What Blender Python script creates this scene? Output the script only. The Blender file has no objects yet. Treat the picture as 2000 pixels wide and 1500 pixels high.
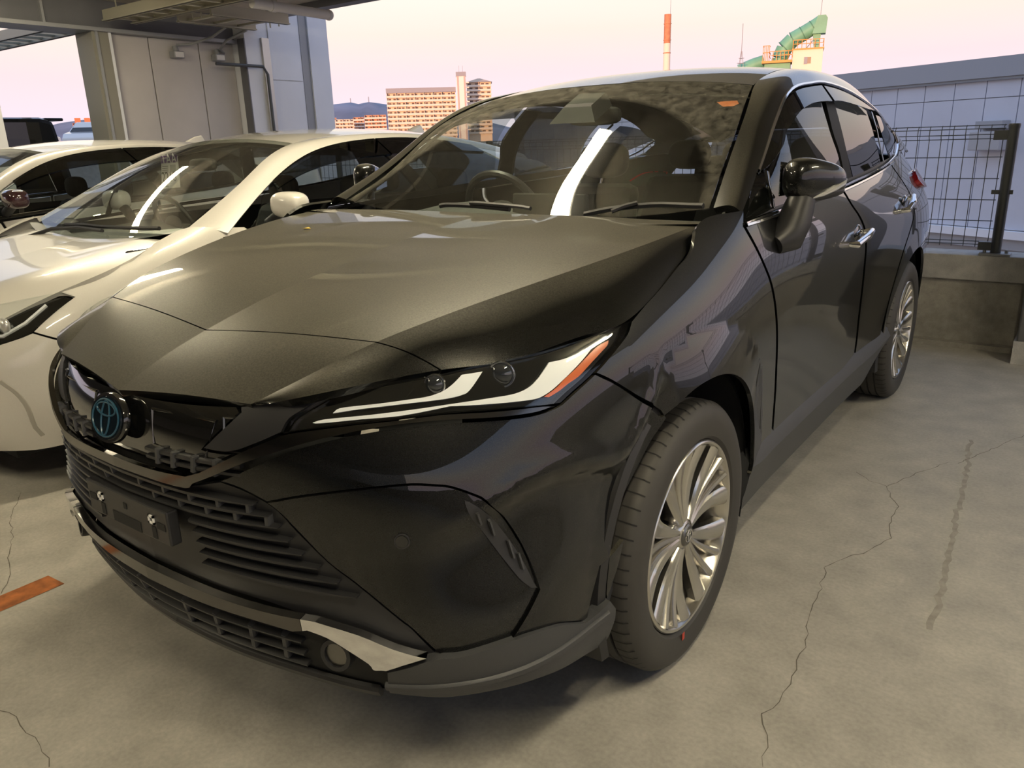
import bpy, math, random
import numpy as np
from mathutils import Vector, Matrix
from mathutils.geometry import delaunay_2d_cdt
random.seed(4); rng = np.random.default_rng(4)
SC = bpy.context.scene
COL = SC.collection
PI = math.pi
# ------------------------------------------------------------------ camera
cam = bpy.data.cameras.new('camera'); cam_o = bpy.data.objects.new('camera', cam); COL.objects.link(cam_o); SC.camera = cam_o
cam.sensor_width = 36; cam.lens = 27.3515; cam.clip_start = .02; cam.clip_end = 9000
cam_o.matrix_world = Matrix(((0.807946, -0.151472, 0.569456, 1.628087), (0.588529, 0.255455, -0.767057, -0.818795), (-0.029283, 0.954882, 0.295540, 1.364847), (0, 0, 0, 1)))
# ------------------------------------------------------------------ sky, sun, exposure
W_ = bpy.data.worlds.new('sky'); SC.world = W_; W_.use_nodes = True
nt = W_.node_tree; N_ = nt.nodes; L_ = nt.links; N_.clear()
def nd(t, **k):
    n = N_.new(t)
    for a, b in k.items(): setattr(n, a, b)
    return n
tc = nd('ShaderNodeTexCoord'); sep = nd('ShaderNodeSeparateXYZ'); L_.new(tc.outputs['Generated'], sep.inputs[0])
ramp = nd('ShaderNodeValToRGB'); L_.new(sep.outputs['Z'], ramp.inputs[0])
el = ramp.color_ramp.elements
def lin(r, g, b): return tuple(((c / 255 / 12.92) if c / 255 <= .04045 else ((c / 255 + .055) / 1.055) ** 2.4) for c in (r, g, b))
def stop(p, c):
    e = el.new(p); e.color = (*c, 1)
el[0].position = 0; el[0].color = (*lin(236, 226, 236), 1); el[1].position = 1; el[1].color = (*lin(186, 206, 240), 1)
stop(.035, lin(240, 224, 236)); stop(.08, lin(248, 222, 226)); stop(.125, lin(254, 231, 219)); stop(.18, lin(255, 243, 230)); stop(.24, lin(232, 232, 242)); stop(.33, lin(198, 214, 245)); stop(.55, lin(176, 200, 244))
# faint cloud bands
mp = nd('ShaderNodeMapping'); mp.inputs['Scale'].default_value = (1.1, 1.1, 14); L_.new(tc.outputs['Generated'], mp.inputs[0])
nz = nd('ShaderNodeTexNoise'); nz.inputs['Scale'].default_value = 2.2; nz.inputs['Detail'].default_value = 4; L_.new(mp.outputs[0], nz.inputs[0])
mx = nd('ShaderNodeMixRGB', blend_type='SOFT_LIGHT'); mx.inputs[0].default_value = .10; L_.new(ramp.outputs[0], mx.inputs[1]); L_.new(nz.outputs['Fac'], mx.inputs[2])
bg = nd('ShaderNodeBackground'); bg.inputs[1].default_value = .84; L_.new(mx.outputs[0], bg.inputs[0])
wo = nd('ShaderNodeOutputWorld'); L_.new(bg.outputs[0], wo.inputs[0])
sun = bpy.data.lights.new('sun', 'SUN'); sun.energy = 3.3; sun.color = (1, .52, .26); sun.angle = .02
sun_o = bpy.data.objects.new('sun', sun); COL.objects.link(sun_o)
sun_o.rotation_euler = Vector((-.22, .97, -.075)).to_track_quat('-Z', 'Y').to_euler()
SC.view_settings.view_transform = 'Standard'; SC.view_settings.look = 'None'; SC.view_settings.exposure = .45; SC.view_settings.gamma = 1; SC.view_settings.use_curve_mapping = False

TUBE_E = 100
LAMPS = [(-.80, 1.75, -.30, 'white fluorescent batten under the ceiling above the gap between the two nearest cars'), (-5.2, 2.1, 0, 'white fluorescent batten under the ceiling above the second white car'),
 (-2.4, -2.4, 0, 'white fluorescent batten behind the camera in front of the tagged hatchback'), (-6.0, -2.6, 0, 'white fluorescent batten behind the camera farthest to the left'),
 (1.9, -.5, 0, 'white fluorescent batten nearest above the camera'), (3.6, 2.3, 0, 'added white fluorescent batten above the empty right bay, brightening the parapet')]  # last batten is added to brighten the parapet
FDZ = 1.5
FARCARS = [(-39.5, 19.9, .9), (-47.0, 20.4, .9), (-50.5, 27.0, .9)]

# ------------------------------------------------------------------ body surfaces (smooth splines in metres)
# ---------- natural cubic spline interpolation on a tensor grid ----------
def nspl(t, v):
    """second derivatives of the natural cubic spline through v (axis 0) at knots t"""
    n = len(t); h = np.diff(t); v = np.asarray(v, float)
    A = np.zeros((n, n)); A[0, 0] = A[-1, -1] = 1
    r = np.zeros(v.shape)
    for i in range(1, n - 1):
        A[i, i - 1] = h[i - 1]; A[i, i] = 2 * (h[i - 1] + h[i]); A[i, i + 1] = h[i]
        r[i] = 6 * ((v[i + 1] - v[i]) / h[i] - (v[i] - v[i - 1]) / h[i - 1])
    return np.linalg.solve(A, r.reshape(n, -1)).reshape(v.shape)
def bas(t, q):
    """matrix B so that B @ v evaluates the spline at q"""
    t = np.asarray(t, float); q = np.asarray(q, float); n = len(t)
    M = nspl(t, np.eye(n))
    i = np.clip(np.searchsorted(t, q) - 1, 0, n - 2); h = t[i + 1] - t[i]
    a = (t[i + 1] - q) / h; b = (q - t[i]) / h
    I = np.eye(n)
    return a[:, None] * I[i] + b[:, None] * I[i + 1] + ((a**3 - a)[:, None] * M[i] + (b**3 - b)[:, None] * M[i + 1]) * (h * h / 6)[:, None]
class Surf:
    def __init__(s, ks, kt, G, sgn=1):
        s.ks = np.asarray(ks, float); s.kt = np.asarray(kt, float); s.G = np.asarray(G, float); s.sgn = sgn; s.disp = None
    def raw(s, S, T):
        return np.einsum('ni,nj,ijk->nk', bas(s.ks, S), bas(s.kt, T), s.G)
    def nor0(s, S, T, e=2e-3):
        a = s.raw(S + e, T) - s.raw(S - e, T); b = s.raw(S, T + e * .1) - s.raw(S, T - e * .1)
        n = np.cross(a, b) * s.sgn
        return n / np.maximum(np.linalg.norm(n, axis=1), 1e-12)[:, None]
    def pos(s, S, T, off=0):
        S = np.atleast_1d(np.asarray(S, float)); T = np.atleast_1d(np.asarray(T, float))
        p = s.raw(S, T)
        if s.disp is not None: p = s.disp(p)
        if np.any(off): p = p + s.nor(S, T) * (off if np.isscalar(off) else np.asarray(off)[:, None])
        return p
    def nor(s, S, T, e=2e-3):
        S = np.atleast_1d(np.asarray(S, float)); T = np.atleast_1d(np.asarray(T, float))
        if s.disp is None: return s.nor0(S, T, e)
        a = s.disp(s.raw(S + e, T)) - s.disp(s.raw(S - e, T)); b = s.disp(s.raw(S, T + e * .1)) - s.disp(s.raw(S, T - e * .1))
        n = np.cross(a, b) * s.sgn
        return n / np.maximum(np.linalg.norm(n, axis=1), 1e-12)[:, None]
# ---------- body wrap: rows by height, columns along the plan outline ----------
WZ = [.20, .30, .42, .60, .75, .90, 1.0, 1.10, 1.20, 1.29]
WR = [
 [(0,.05),(.2,.065),(.38,.10),(.53,.14),(.66,.20),(.75,.30),(.81,.44),(.84,.64),(.845,.93),(.85,1.25),(.855,1.6),(.86,2.1),(.86,2.6),(.86,3.1),(.85,3.62),(.83,4.1),(.76,4.36),(.5,4.46),(0,4.5)],
 [(0,0),(.2,.012),(.4,.045),(.56,.082),(.70,.145),(.80,.24),(.86,.38),(.882,.64),(.885,.93),(.88,1.25),(.88,1.6),(.88,2.1),(.88,2.6),(.885,3.1),(.89,3.62),(.87,4.1),(.80,4.40),(.55,4.53),(0,4.57)],
 [(0,-.035),(.22,-.022),(.42,.015),(.58,.055),(.72,.12),(.82,.225),(.872,.38),(.890,.64),(.90,.93),(.893,1.25),(.883,1.6),(.882,2.1),(.885,2.6),(.893,3.1),(.91,3.62),(.885,4.1),(.82,4.42),(.58,4.57),(0,4.62)],
 [(0,-.05),(.22,-.035),(.40,0),(.57,.06),(.71,.145),(.815,.27),(.868,.43),(.890,.65),(.908,.93),(.903,1.25),(.888,1.6),(.886,2.1),(.892,2.6),(.903,3.1),(.922,3.62),(.895,4.1),(.83,4.43),(.6,4.59),(0,4.64)],
 [(0,-.065),(.2,-.055),(.38,-.015),(.54,.055),(.69,.155),(.797,.29),(.858,.46),(.888,.66),(.912,.93),(.914,1.25),(.903,1.6),(.902,2.1),(.905,2.6),(.915,3.1),(.928,3.62),(.9,4.1),(.835,4.42),(.6,4.58),(0,4.63)],
 [(0,-.03),(.2,-.02),(.38,.022),(.52,.1),(.655,.205),(.762,.335),(.832,.49),(.872,.67),(.900,.93),(.913,1.25),(.912,1.6),(.912,2.1),(.914,2.6),(.92,3.1),(.925,3.62),(.895,4.1),(.83,4.40),(.6,4.54),(0,4.58)],
 [(0,.05),(.2,.06),(.36,.10),(.49,.17),(.62,.25),(.71,.37),(.78,.52),(.828,.69),(.866,.93),(.897,1.25),(.907,1.6),(.908,2.1),(.908,2.6),(.912,3.1),(.912,3.62),(.875,4.1),(.81,4.37),(.58,4.50),(0,4.54)],
 [(0,.17),(.18,.18),(.32,.22),(.44,.28),(.56,.36),(.64,.48),(.705,.60),(.755,.74),(.808,.96),(.868,1.25),(.886,1.6),(.888,2.1),(.886,2.6),(.878,3.1),(.865,3.62),(.825,4.1),(.76,4.33),(.55,4.46),(0,4.49)],
 [(0,.35),(.16,.36),(.28,.40),(.38,.45),(.48,.53),(.55,.63),(.61,.73),(.66,.84),(.735,1.02),(.815,1.27),(.842,1.6),(.838,2.1),(.832,2.6),(.820,3.1),(.800,3.62),(.755,4.1),(.70,4.30),(.52,4.43),(0,4.46)],
 [(0,.5),(.14,.51),(.25,.55),(.33,.60),(.41,.67),(.47,.75),(.53,.84),(.58,.94),(.65,1.1),(.745,1.3),(.775,1.6),(.78,2.1),(.775,2.6),(.765,3.1),(.745,3.62),(.695,4.1),(.65,4.28),(.48,4.39),(0,4.42)]]
def _w():
    G = np.zeros((19, len(WZ), 3))
    for j, r in enumerate(WR):
        for i, (x, y) in enumerate(r): G[i, j] = (x, y, WZ[j])
    return Surf(range(19), WZ, G, 1)
W = _w()
def flare(p):
    p = p.copy()
    for yc, h, rc in ((.93, .030, .535), (3.62, .014, .52)):
        dy = p[:, 1] - yc; dz = p[:, 2] - .375; r = np.hypot(dy, dz) + 1e-9
        Rc = rc + .05 * dy / r
        f = np.clip((Rc - r) / (Rc - .40), 0, 1) * np.clip((p[:, 2] - .22) / .2, 0, 1) * np.clip((p[:, 0] - .6) / .2, 0, 1)
        k = np.where(dy < 0, np.clip(1 + dy / .55, .35, 1), 1)
        p[:, 0] += h * f * k
    # shoulder line that runs round the bumper corner, scooped out below
    y, z = p[:, 1], p[:, 2]
    zr = np.interp(y, [.15, .24, .307, .377, .456, .554, .60, .636, .682, .74], [.66, .705, .732, .744, .734, .708, .718, .746, .79, .86])
    d = zr - z; a = np.clip(d / .05, 0, 1); a = a * a * (3 - 2 * a); b_ = np.clip((d - .06) / .20, 0, 1); b_ = 1 - b_ * b_ * (3 - 2 * b_)
    w = np.clip((y - .14) / .14, 0, 1) * np.clip((.78 - y) / .08, 0, 1) * np.clip((p[:, 0] - .55) / .1, 0, 1)
    A = -.020 * a * b_ * w + .006 * np.exp(-(d / .03) ** 2) * w
    nx, ny = p[:, 0] - .42, y - .80; nl = np.hypot(nx, ny) + 1e-9
    p[:, 0] += A * nx / nl; p[:, 1] += A * ny / nl
    return p
W.disp = flare
# ---------- bonnet: rows nose -> cowl, columns centre -> ridge ; side: ridge -> edge ----------
HR = [(.381,.020,.902),(.45,.13,.951),(.510,.236,.993),(.593,.404,1.037),(.665,.60,1.072),(.725,.81,1.102),(.765,1.03,1.128),(.775,1.22,1.144)]
HC = [(0,-.040,.885),(0,.065,.930),(0,.185,.970),(0,.37,1.018),(0,.575,1.057),(0,.80,1.093),(0,1.03,1.122),(0,1.255,1.145)]
HE = [(.395,.030,.899),(.525,.096,.930),(.645,.275,.944),(.74,.39,.950),(.80,.56,.970),(.84,.70,.988),(.82,.99,1.070),(.80,1.13,1.128)]
HV = list(range(8))
def _h():
    G = np.zeros((3, 8, 3)); G2 = np.zeros((3, 8, 3))
    for j in range(8):
        c, r, e = map(np.array, (HC[j], HR[j], HE[j]))
        m = (c + r) / 2; m[2] = c[2] * .42 + r[2] * .58 + .004
        G[0, j], G[1, j], G[2, j] = c, m, r
        m = (r + e) / 2 + np.array([.028, -.018, .055]) * np.linalg.norm(e - r)
        G2[0, j], G2[1, j], G2[2, j] = r, m, e
    return Surf([0, .5, 1], HV, G, 1), Surf([1, 1.5, 2], HV, G2, 1)
HT, HS = _h()
# ---------- greenhouse side: rows belt -> mid -> window head -> roof seam ----------
GD = [(.862,1.25,1.130),(.863,1.45,1.140),(.862,1.65,1.148),(.860,1.85,1.155),(.855,2.09,1.163),(.848,2.365,1.173),(.838,2.60,1.183),(.826,2.96,1.198),(.810,3.28,1.217),(.790,3.55,1.235),(.765,3.80,1.255),(.73,4.15,1.27),(.70,4.40,1.25)]
GB = [(.845,1.33,1.160),(.800,1.571,1.266),(.765,1.765,1.373),(.740,1.91,1.450),(.715,2.09,1.514),(.695,2.365,1.546),(.685,2.60,1.557),(.675,2.96,1.545),(.672,3.32,1.510),(.688,3.64,1.441),(.700,3.84,1.375),(.68,4.15,1.345),(.64,4.40,1.31)]
GA = [(.757,1.335,1.172),(.706,1.571,1.300),(.672,1.765,1.420),(.638,1.91,1.495),(.598,2.09,1.553),(.573,2.365,1.600),(.570,2.60,1.618),(.563,2.96,1.625),(.553,3.32,1.608),(.535,3.64,1.565),(.52,3.90,1.51),(.50,4.20,1.43),(.48,4.45,1.35)]
def _g():
    n = len(GD); G = np.zeros((n, 3, 3)); R = np.zeros((n, 3, 3))
    for i in range(n):
        d, b, a = map(np.array, (GD[i], GB[i], GA[i]))
        k = np.linalg.norm(b - d)
        G[i, 0], G[i, 2] = d, b; G[i, 1] = (d + b) / 2 + np.array([.9, 0, .4]) * .045 * k
        R[i, 0], R[i, 2] = b, a; R[i, 1] = (a + b) / 2 + np.array([.5, -.05, .85]) * .018
    return Surf(range(n), [0, .5, 1], G, 1), Surf(range(n), [1, 1.5, 2], R, 1)
GS, GR = _g()
# ---------- windscreen and roof ----------
def _ws():
    V = [0, 1, 2, 3, 4]
    C = [(0,1.27,1.125),(0,1.455,1.250),(0,1.64,1.368),(0,1.82,1.477),(0,2.003,1.572)]
    E = [(.757,1.335,1.172),(.714,1.52,1.262),(.686,1.69,1.374),(.655,1.84,1.462),(.610,2.03,1.533)]
    G = np.zeros((5, 5, 3))
    for j in range(5):
        c, e = np.array(C[j]), np.array(E[j])
        for i, u in enumerate((0, .3, .6, .85, 1)):
            w = u ** 2.6
            G[i, j] = (e[0] * u, c[1] + (e[1] - c[1]) * w, c[2] + (e[2] - c[2]) * w)
    return Surf([0, .3, .6, .85, 1], V, G, 1)
WS = _ws()
def _roof():
    C = [(0,2.003,1.572),(0,2.30,1.627),(0,2.60,1.652),(0,3.0,1.660),(0,3.4,1.642),(0,3.9,1.580),(0,4.3,1.495),(0,4.50,1.43)]
    E = [(.610,2.03,1.533),(.577,2.30,1.590),(.570,2.60,1.618),(.563,3.0,1.625),(.550,3.4,1.600),(.52,3.90,1.51),(.49,4.30,1.40),(.47,4.50,1.34)]
    G = np.zeros((5, 8, 3))
    for j in range(8):
        c, e = np.array(C[j]), np.array(E[j])
        for i, u in enumerate((0, .3, .6, .85, 1)):
            w = u ** 2.4
            G[i, j] = (e[0] * u, c[1] + (e[1] - c[1]) * w, c[2] + (e[2] - c[2]) * w)
    return Surf([0, .3, .6, .85, 1], range(8), G, 1)
RF = _roof()
SURF = dict(W=W, HT=HT, HS=HS, GS=GS, GR=GR, WS=WS, RF=RF)
# ---------- the white hatchback (own coordinates, centre line x = 0) ----------
PZ = [.18, .32, .50, .68, .82, .95, 1.05, 1.2]
PR = [
 [(0,.22),(.3,.24),(.53,.32),(.69,.42),(.79,.56),(.83,.80),(.84,1.08),(.84,1.5),(.845,2.2),(.845,3.0),(.83,3.78),(.76,4.3),(.5,4.5),(0,4.55)],
 [(0,.15),(.3,.17),(.55,.25),(.72,.365),(.82,.53),(.855,.78),(.87,1.08),(.865,1.5),(.865,2.2),(.868,3.0),(.865,3.78),(.80,4.33),(.54,4.57),(0,4.62)],
 [(0,.12),(.3,.145),(.56,.23),(.735,.36),(.83,.54),(.865,.79),(.88,1.08),(.873,1.5),(.87,2.2),(.872,3.0),(.878,3.78),(.81,4.35),(.55,4.6),(0,4.66)],
 [(0,.15),(.3,.18),(.56,.27),(.73,.41),(.82,.58),(.86,.82),(.88,1.08),(.882,1.5),(.88,2.2),(.88,3.0),(.885,3.78),(.81,4.36),(.55,4.6),(0,4.66)],
 [(0,.38),(.26,.4),(.5,.44),(.68,.52),(.79,.67),(.835,.86),(.862,1.08),(.88,1.5),(.885,2.2),(.885,3.0),(.885,3.78),(.80,4.36),(.54,4.58),(0,4.64)],
 [(0,.7),(.24,.71),(.46,.74),(.64,.80),(.74,.9),(.79,1.0),(.83,1.12),(.87,1.45),(.878,2.2),(.88,3.0),(.87,3.78),(.77,4.36),(.52,4.58),(0,4.63)],
 [(0,.95),(.22,.96),(.42,.98),(.59,1.02),(.69,1.08),(.74,1.15),(.79,1.25),(.845,1.5),(.86,2.2),(.865,3.0),(.845,3.78),(.74,4.36),(.5,4.56),(0,4.6)],
 [(0,1.2),(.2,1.2),(.38,1.22),(.53,1.25),(.63,1.3),(.68,1.36),(.72,1.45),(.78,1.6),(.80,2.2),(.815,3.0),(.79,3.78),(.70,4.36),(.48,4.52),(0,4.56)]]
def _loft(rows, ks, kt):
    G = np.array(rows, float)          # [t][s] -> 3D
    return Surf(ks, kt, np.transpose(G, (1, 0, 2)), 1)
PW = _loft([[(x, y, z) for x, y in r] for r, z in zip(PR, PZ)], range(14), PZ)
PHC = [(0,.16,.690),(0,.40,.815),(0,.70,.900),(0,1.12,.968)]
PHE = [(.66,.40,.735),(.755,.62,.835),(.792,.87,.912),(.665,1.16,.985)]
PHT = _loft([[(0,c[1],c[2]), (.33*e[0]/.79,c[1]+(e[1]-c[1])*.12,c[2]+(e[2]-c[2])*.05+.008), (.62*e[0]/.79,c[1]+(e[1]-c[1])*.5,c[2]+(e[2]-c[2])*.35+.014), e] for c, e in zip(PHC, PHE)], [0,.4,.78,1], range(4))
PGD = [(.88,1.33,.975),(.88,1.7,1.0),(.875,2.2,1.03),(.87,2.8,1.06),(.85,3.4,1.10),(.80,3.9,1.17),(.75,4.25,1.2)]
PGB = [(.865,1.38,1.0),(.76,1.74,1.215),(.68,2.12,1.36),(.63,2.6,1.41),(.62,3.1,1.40),(.61,3.7,1.33),(.58,4.25,1.25)]
PGA = [(.75,1.24,1.03),(.665,1.65,1.235),(.56,2.04,1.395),(.535,2.6,1.445),(.53,3.1,1.44),(.51,3.7,1.385),(.48,4.25,1.29)]
def _mid(a, b, k): return tuple((np.array(a) + np.array(b)) / 2 + np.array(k))
PGS = _loft([PGD, [_mid(d, b, (.014, 0, .006)) for d, b in zip(PGD, PGB)], PGB], range(7), [0, .5, 1])
PGR = _loft([PGB, [_mid(b, a, (.010, -.004, .014)) for b, a in zip(PGB, PGA)], PGA], range(7), [1, 1.5, 2])
PWS = _loft([[(e[0]*u, c[1]+(e[1]-c[1])*u**2.4, c[2]+(e[2]-c[2])*u**2.4) for u in (0,.3,.6,.85,1)] for c, e in zip([(0,1.11,.966),(0,1.42,1.15),(0,1.73,1.312),(0,2.03,1.435)], [(.745,1.25,1.032),(.69,1.54,1.18),(.618,1.83,1.31),(.55,2.06,1.40)])], [0,.3,.6,.85,1], range(4))
PRF = _loft([[(e[0]*u, c[1]+(e[1]-c[1])*u**2.2, c[2]+(e[2]-c[2])*u**2.2) for u in (0,.3,.6,.85,1)] for c, e in zip([(0,2.03,1.435),(0,2.45,1.484),(0,3.0,1.486),(0,3.6,1.450),(0,4.25,1.36)], [(.555,2.06,1.40),(.54,2.45,1.440),(.53,3.1,1.44),(.51,3.7,1.385),(.48,4.25,1.29)])], [0,.3,.6,.85,1], range(5))

# ------------------------------------------------------------------ materials
MATS = {}
def M(name, col, rough=.5, metal=0, coat=0, spec=.5, noise=None, bump=None, emit=None, coat_r=.03):
    if name in MATS: return MATS[name]
    m = bpy.data.materials.new(name); m.use_nodes = True; n = m.node_tree.nodes; l = m.node_tree.links; b = n['Principled BSDF']
    b.inputs['Base Color'].default_value = (*col, 1); b.inputs['Roughness'].default_value = rough; b.inputs['Metallic'].default_value = metal
    b.inputs['Specular IOR Level'].default_value = spec; b.inputs['Coat Weight'].default_value = coat; b.inputs['Coat Roughness'].default_value = coat_r
    t = n.new('ShaderNodeTexCoord')
    if noise:                                   # (scale, amount, [second colour])
        z = n.new('ShaderNodeTexNoise'); z.inputs['Scale'].default_value = noise[0]; z.inputs['Detail'].default_value = 5; l.new(t.outputs['Object'], z.inputs[0])
        r = n.new('ShaderNodeValToRGB'); r.color_ramp.elements[0].position = .35; r.color_ramp.elements[1].position = .68
        c2 = noise[2] if len(noise) > 2 else tuple(min(1, c * (1 + noise[1])) for c in col)
        c1 = tuple(c * (1 - noise[1]) for c in col)
        r.color_ramp.elements[0].color = (*c1, 1); r.color_ramp.elements[1].color = (*c2, 1); l.new(z.outputs['Fac'], r.inputs[0]); l.new(r.outputs[0], b.inputs['Base Color'])
    if bump:
        z2 = n.new('ShaderNodeTexNoise'); z2.inputs['Scale'].default_value = bump[0]; z2.inputs['Detail'].default_value = 6; l.new(t.outputs['Object'], z2.inputs[0])
        bm = n.new('ShaderNodeBump'); bm.inputs['Strength'].default_value = bump[1]; bm.inputs['Distance'].default_value = .01; l.new(z2.outputs['Fac'], bm.inputs['Height']); l.new(bm.outputs[0], b.inputs['Normal'])
    if emit: b.inputs['Emission Color'].default_value = (*emit[0], 1); b.inputs['Emission Strength'].default_value = emit[1]
    MATS[name] = m; return m
def glass(name, tint, refl=1.5, rough=0, dust=0, wiped=False):
    if name in MATS: return MATS[name]
    m = bpy.data.materials.new(name); m.use_nodes = True; n = m.node_tree.nodes; l = m.node_tree.links; n.clear()
    o = n.new('ShaderNodeOutputMaterial'); t = n.new('ShaderNodeBsdfTransparent'); t.inputs[0].default_value = (*tint, 1)
    g = n.new('ShaderNodeBsdfGlossy'); g.inputs['Roughness'].default_value = rough
    f = n.new('ShaderNodeFresnel'); ge = n.new('ShaderNodeNewGeometry'); mi = n.new('ShaderNodeMapRange'); mi.inputs['To Min'].default_value = refl; mi.inputs['To Max'].default_value = 1 / refl; l.new(ge.outputs['Backfacing'], mi.inputs['Value']); l.new(mi.outputs[0], f.inputs[0])
    x = n.new('ShaderNodeMixShader'); l.new(f.outputs[0], x.inputs[0]); l.new(t.outputs[0], x.inputs[1]); l.new(g.outputs[0], x.inputs[2])
    last = x
    if dust:
        d = n.new('ShaderNodeBsdfDiffuse'); d.inputs[0].default_value = (.55, .52, .44, 1)
        x2 = n.new('ShaderNodeMixShader'); x2.inputs[0].default_value = dust
        if wiped:                               # dirt left outside the arc the wiper sweeps
            t_ = n.new('ShaderNodeTexCoord'); vd = n.new('ShaderNodeVectorMath'); vd.operation = 'DISTANCE'; vd.inputs[1].default_value = (0, 1.3, 1.13); l.new(t_.outputs['Object'], vd.inputs[0])
            mr = n.new('ShaderNodeMapRange'); mr.inputs['From Min'].default_value = .695; mr.inputs['From Max'].default_value = .72; mr.inputs['To Min'].default_value = .25; mr.inputs['To Max'].default_value = 2.6; l.new(vd.outputs['Value'], mr.inputs['Value'])
            zz = n.new('ShaderNodeTexNoise'); zz.inputs['Scale'].default_value = 28; zz.inputs['Detail'].default_value = 8; zz.inputs['Roughness'].default_value = .75; l.new(t_.outputs['Object'], zz.inputs[0])
            rp = n.new('ShaderNodeMapRange'); rp.inputs['From Min'].default_value = .3; rp.inputs['From Max'].default_value = .8; rp.inputs['To Max'].default_value = dust * 2.4; l.new(zz.outputs['Fac'], rp.inputs['Value'])
            mu = n.new('ShaderNodeMath'); mu.operation = 'MULTIPLY'; l.new(mr.outputs[0], mu.inputs[0]); l.new(rp.outputs[0], mu.inputs[1]); l.new(mu.outputs[0], x2.inputs[0])
        l.new(x.outputs[0], x2.inputs[1]); l.new(d.outputs[0], x2.inputs[2]); last = x2
    l.new(last.outputs[0], o.inputs[0]); MATS[name] = m; return m
def paint(name, base, flake, rough, dust=None):
    """metallic flake under clear coat; film of dust on faces that look up, also paints in ceiling reflection"""
    m = bpy.data.materials.new(name); m.use_nodes = True; n = m.node_tree.nodes; l = m.node_tree.links; b = n['Principled BSDF']
    t = n.new('ShaderNodeTexCoord'); z = n.new('ShaderNodeTexNoise'); z.inputs['Scale'].default_value = 900; z.inputs['Detail'].default_value = 1; l.new(t.outputs['Object'], z.inputs[0])
    r = n.new('ShaderNodeValToRGB'); r.color_ramp.elements[0].position = .42; r.color_ramp.elements[1].position = .75
    r.color_ramp.elements[0].color = (*base, 1); r.color_ramp.elements[1].color = (*flake, 1); l.new(z.outputs['Fac'], r.inputs[0])
    b.inputs['Metallic'].default_value = .75; b.inputs['Roughness'].default_value = rough; b.inputs['Coat Weight'].default_value = 1; b.inputs['Coat Roughness'].default_value = .012
    if dust:  # dusty film that also puts the ceiling's light into the bonnet colour
        g = n.new('ShaderNodeNewGeometry'); s = n.new('ShaderNodeSeparateXYZ'); l.new(g.outputs['Normal'], s.inputs[0])
        mr = n.new('ShaderNodeMapRange'); mr.inputs['From Min'].default_value = .80; mr.inputs['From Max'].default_value = .99; mr.inputs['To Max'].default_value = dust; l.new(s.outputs['Z'], mr.inputs['Value'])
        z2 = n.new('ShaderNodeTexNoise'); z2.inputs['Scale'].default_value = 260; z2.inputs['Detail'].default_value = 3; l.new(t.outputs['Object'], z2.inputs[0])
        mu = n.new('ShaderNodeMath'); mu.operation = 'MULTIPLY'; l.new(mr.outputs[0], mu.inputs[0]); l.new(z2.outputs['Fac'], mu.inputs[1])
        d = n.new('ShaderNodeBsdfDiffuse'); d.inputs[0].default_value = (.38, .36, .29, 1)
        x = n.new('ShaderNodeMixShader'); o = n['Material Output']; l.new(mu.outputs[0], x.inputs[0]); l.new(b.outputs[0], x.inputs[1]); l.new(d.outputs[0], x.inputs[2]); l.new(x.outputs[0], o.inputs[0])
    l.new(r.outputs[0], b.inputs['Base Color']); MATS[name] = m; return m
K = dict(
    paint=paint('black metallic paint', (.002, .0022, .0023), (.016, .017, .016), .36, .36),
    gloss=M('gloss black plastic', (.006, .006, .006), .06, 0, 1), satin=M('satin black plastic', (.018, .018, .02), .42),
    grey=M('dark grey plastic', (.045, .046, .05), .45, bump=(700, .15)), matte=M('matt black', (.008, .008, .008), .8),
    chrome=M('chrome', (.82, .82, .84), .07, 1), smoke=M('smoked chrome', (.13, .125, .12), .14, 1), alloy=M('alloy', (.60, .58, .54), .24, 1), alloyd=M('dark alloy', (.20, .195, .185), .3, 1),
    rubber=M('tyre rubber', (.040, .037, .034), .6), glass=glass('windscreen glass', (.80, .85, .82), 1.45, 0, .02), dglass=glass('dusty windscreen glass', (.80, .85, .82), 1.45, 0, .04, True), sglass=glass('side glass', (.62, .67, .66), 1.55), tint=glass('privacy glass', (.10, .11, .12), 1.6),
    film=M('pillar film', (.008, .008, .009), .5, 0, 0, .1), visor=glass('smoked acrylic', (.10, .11, .12), 1.75), lens=glass('clear lens', (.93, .95, .95), 1.45), black=M('cabin black', (.012, .012, .012), .7), cabin=M('cabin grey', (.06, .062, .058), .6, noise=(60, .2)),
    drl=M('white light guide', (.88, .89, .92), .3, 0, .4), amber=M('amber lens', (.62, .13, .03), .2, 0, .5), red=M('red lens', (.45, .02, .03), .1, 0, 1), blue=M('dark blue', (.003, .008, .014), .12, 0, 0, .3), bluel=M('blue edge', (.015, .07, .12), .3),
    eye=M('projector glass', (.02, .022, .028), .04, 0, 1, .8), white=paint('pearl white paint', (.64, .62, .58), (.72, .70, .66), .3), silver=M('silver plastic', (.62, .62, .62), .3, .6), label=M('white paper', (.82, .82, .80), .6), ink=M('black ink', (.02, .02, .02), .6), purple=M('purple print', (.13, .05, .22), .6), orange=M('orange print', (.75, .20, .05), .5), yellow=M('yellow paint', (.75, .55, .08), .5))
K['white'].node_tree.nodes['Principled BSDF'].inputs['Metallic'].default_value = 0
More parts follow.
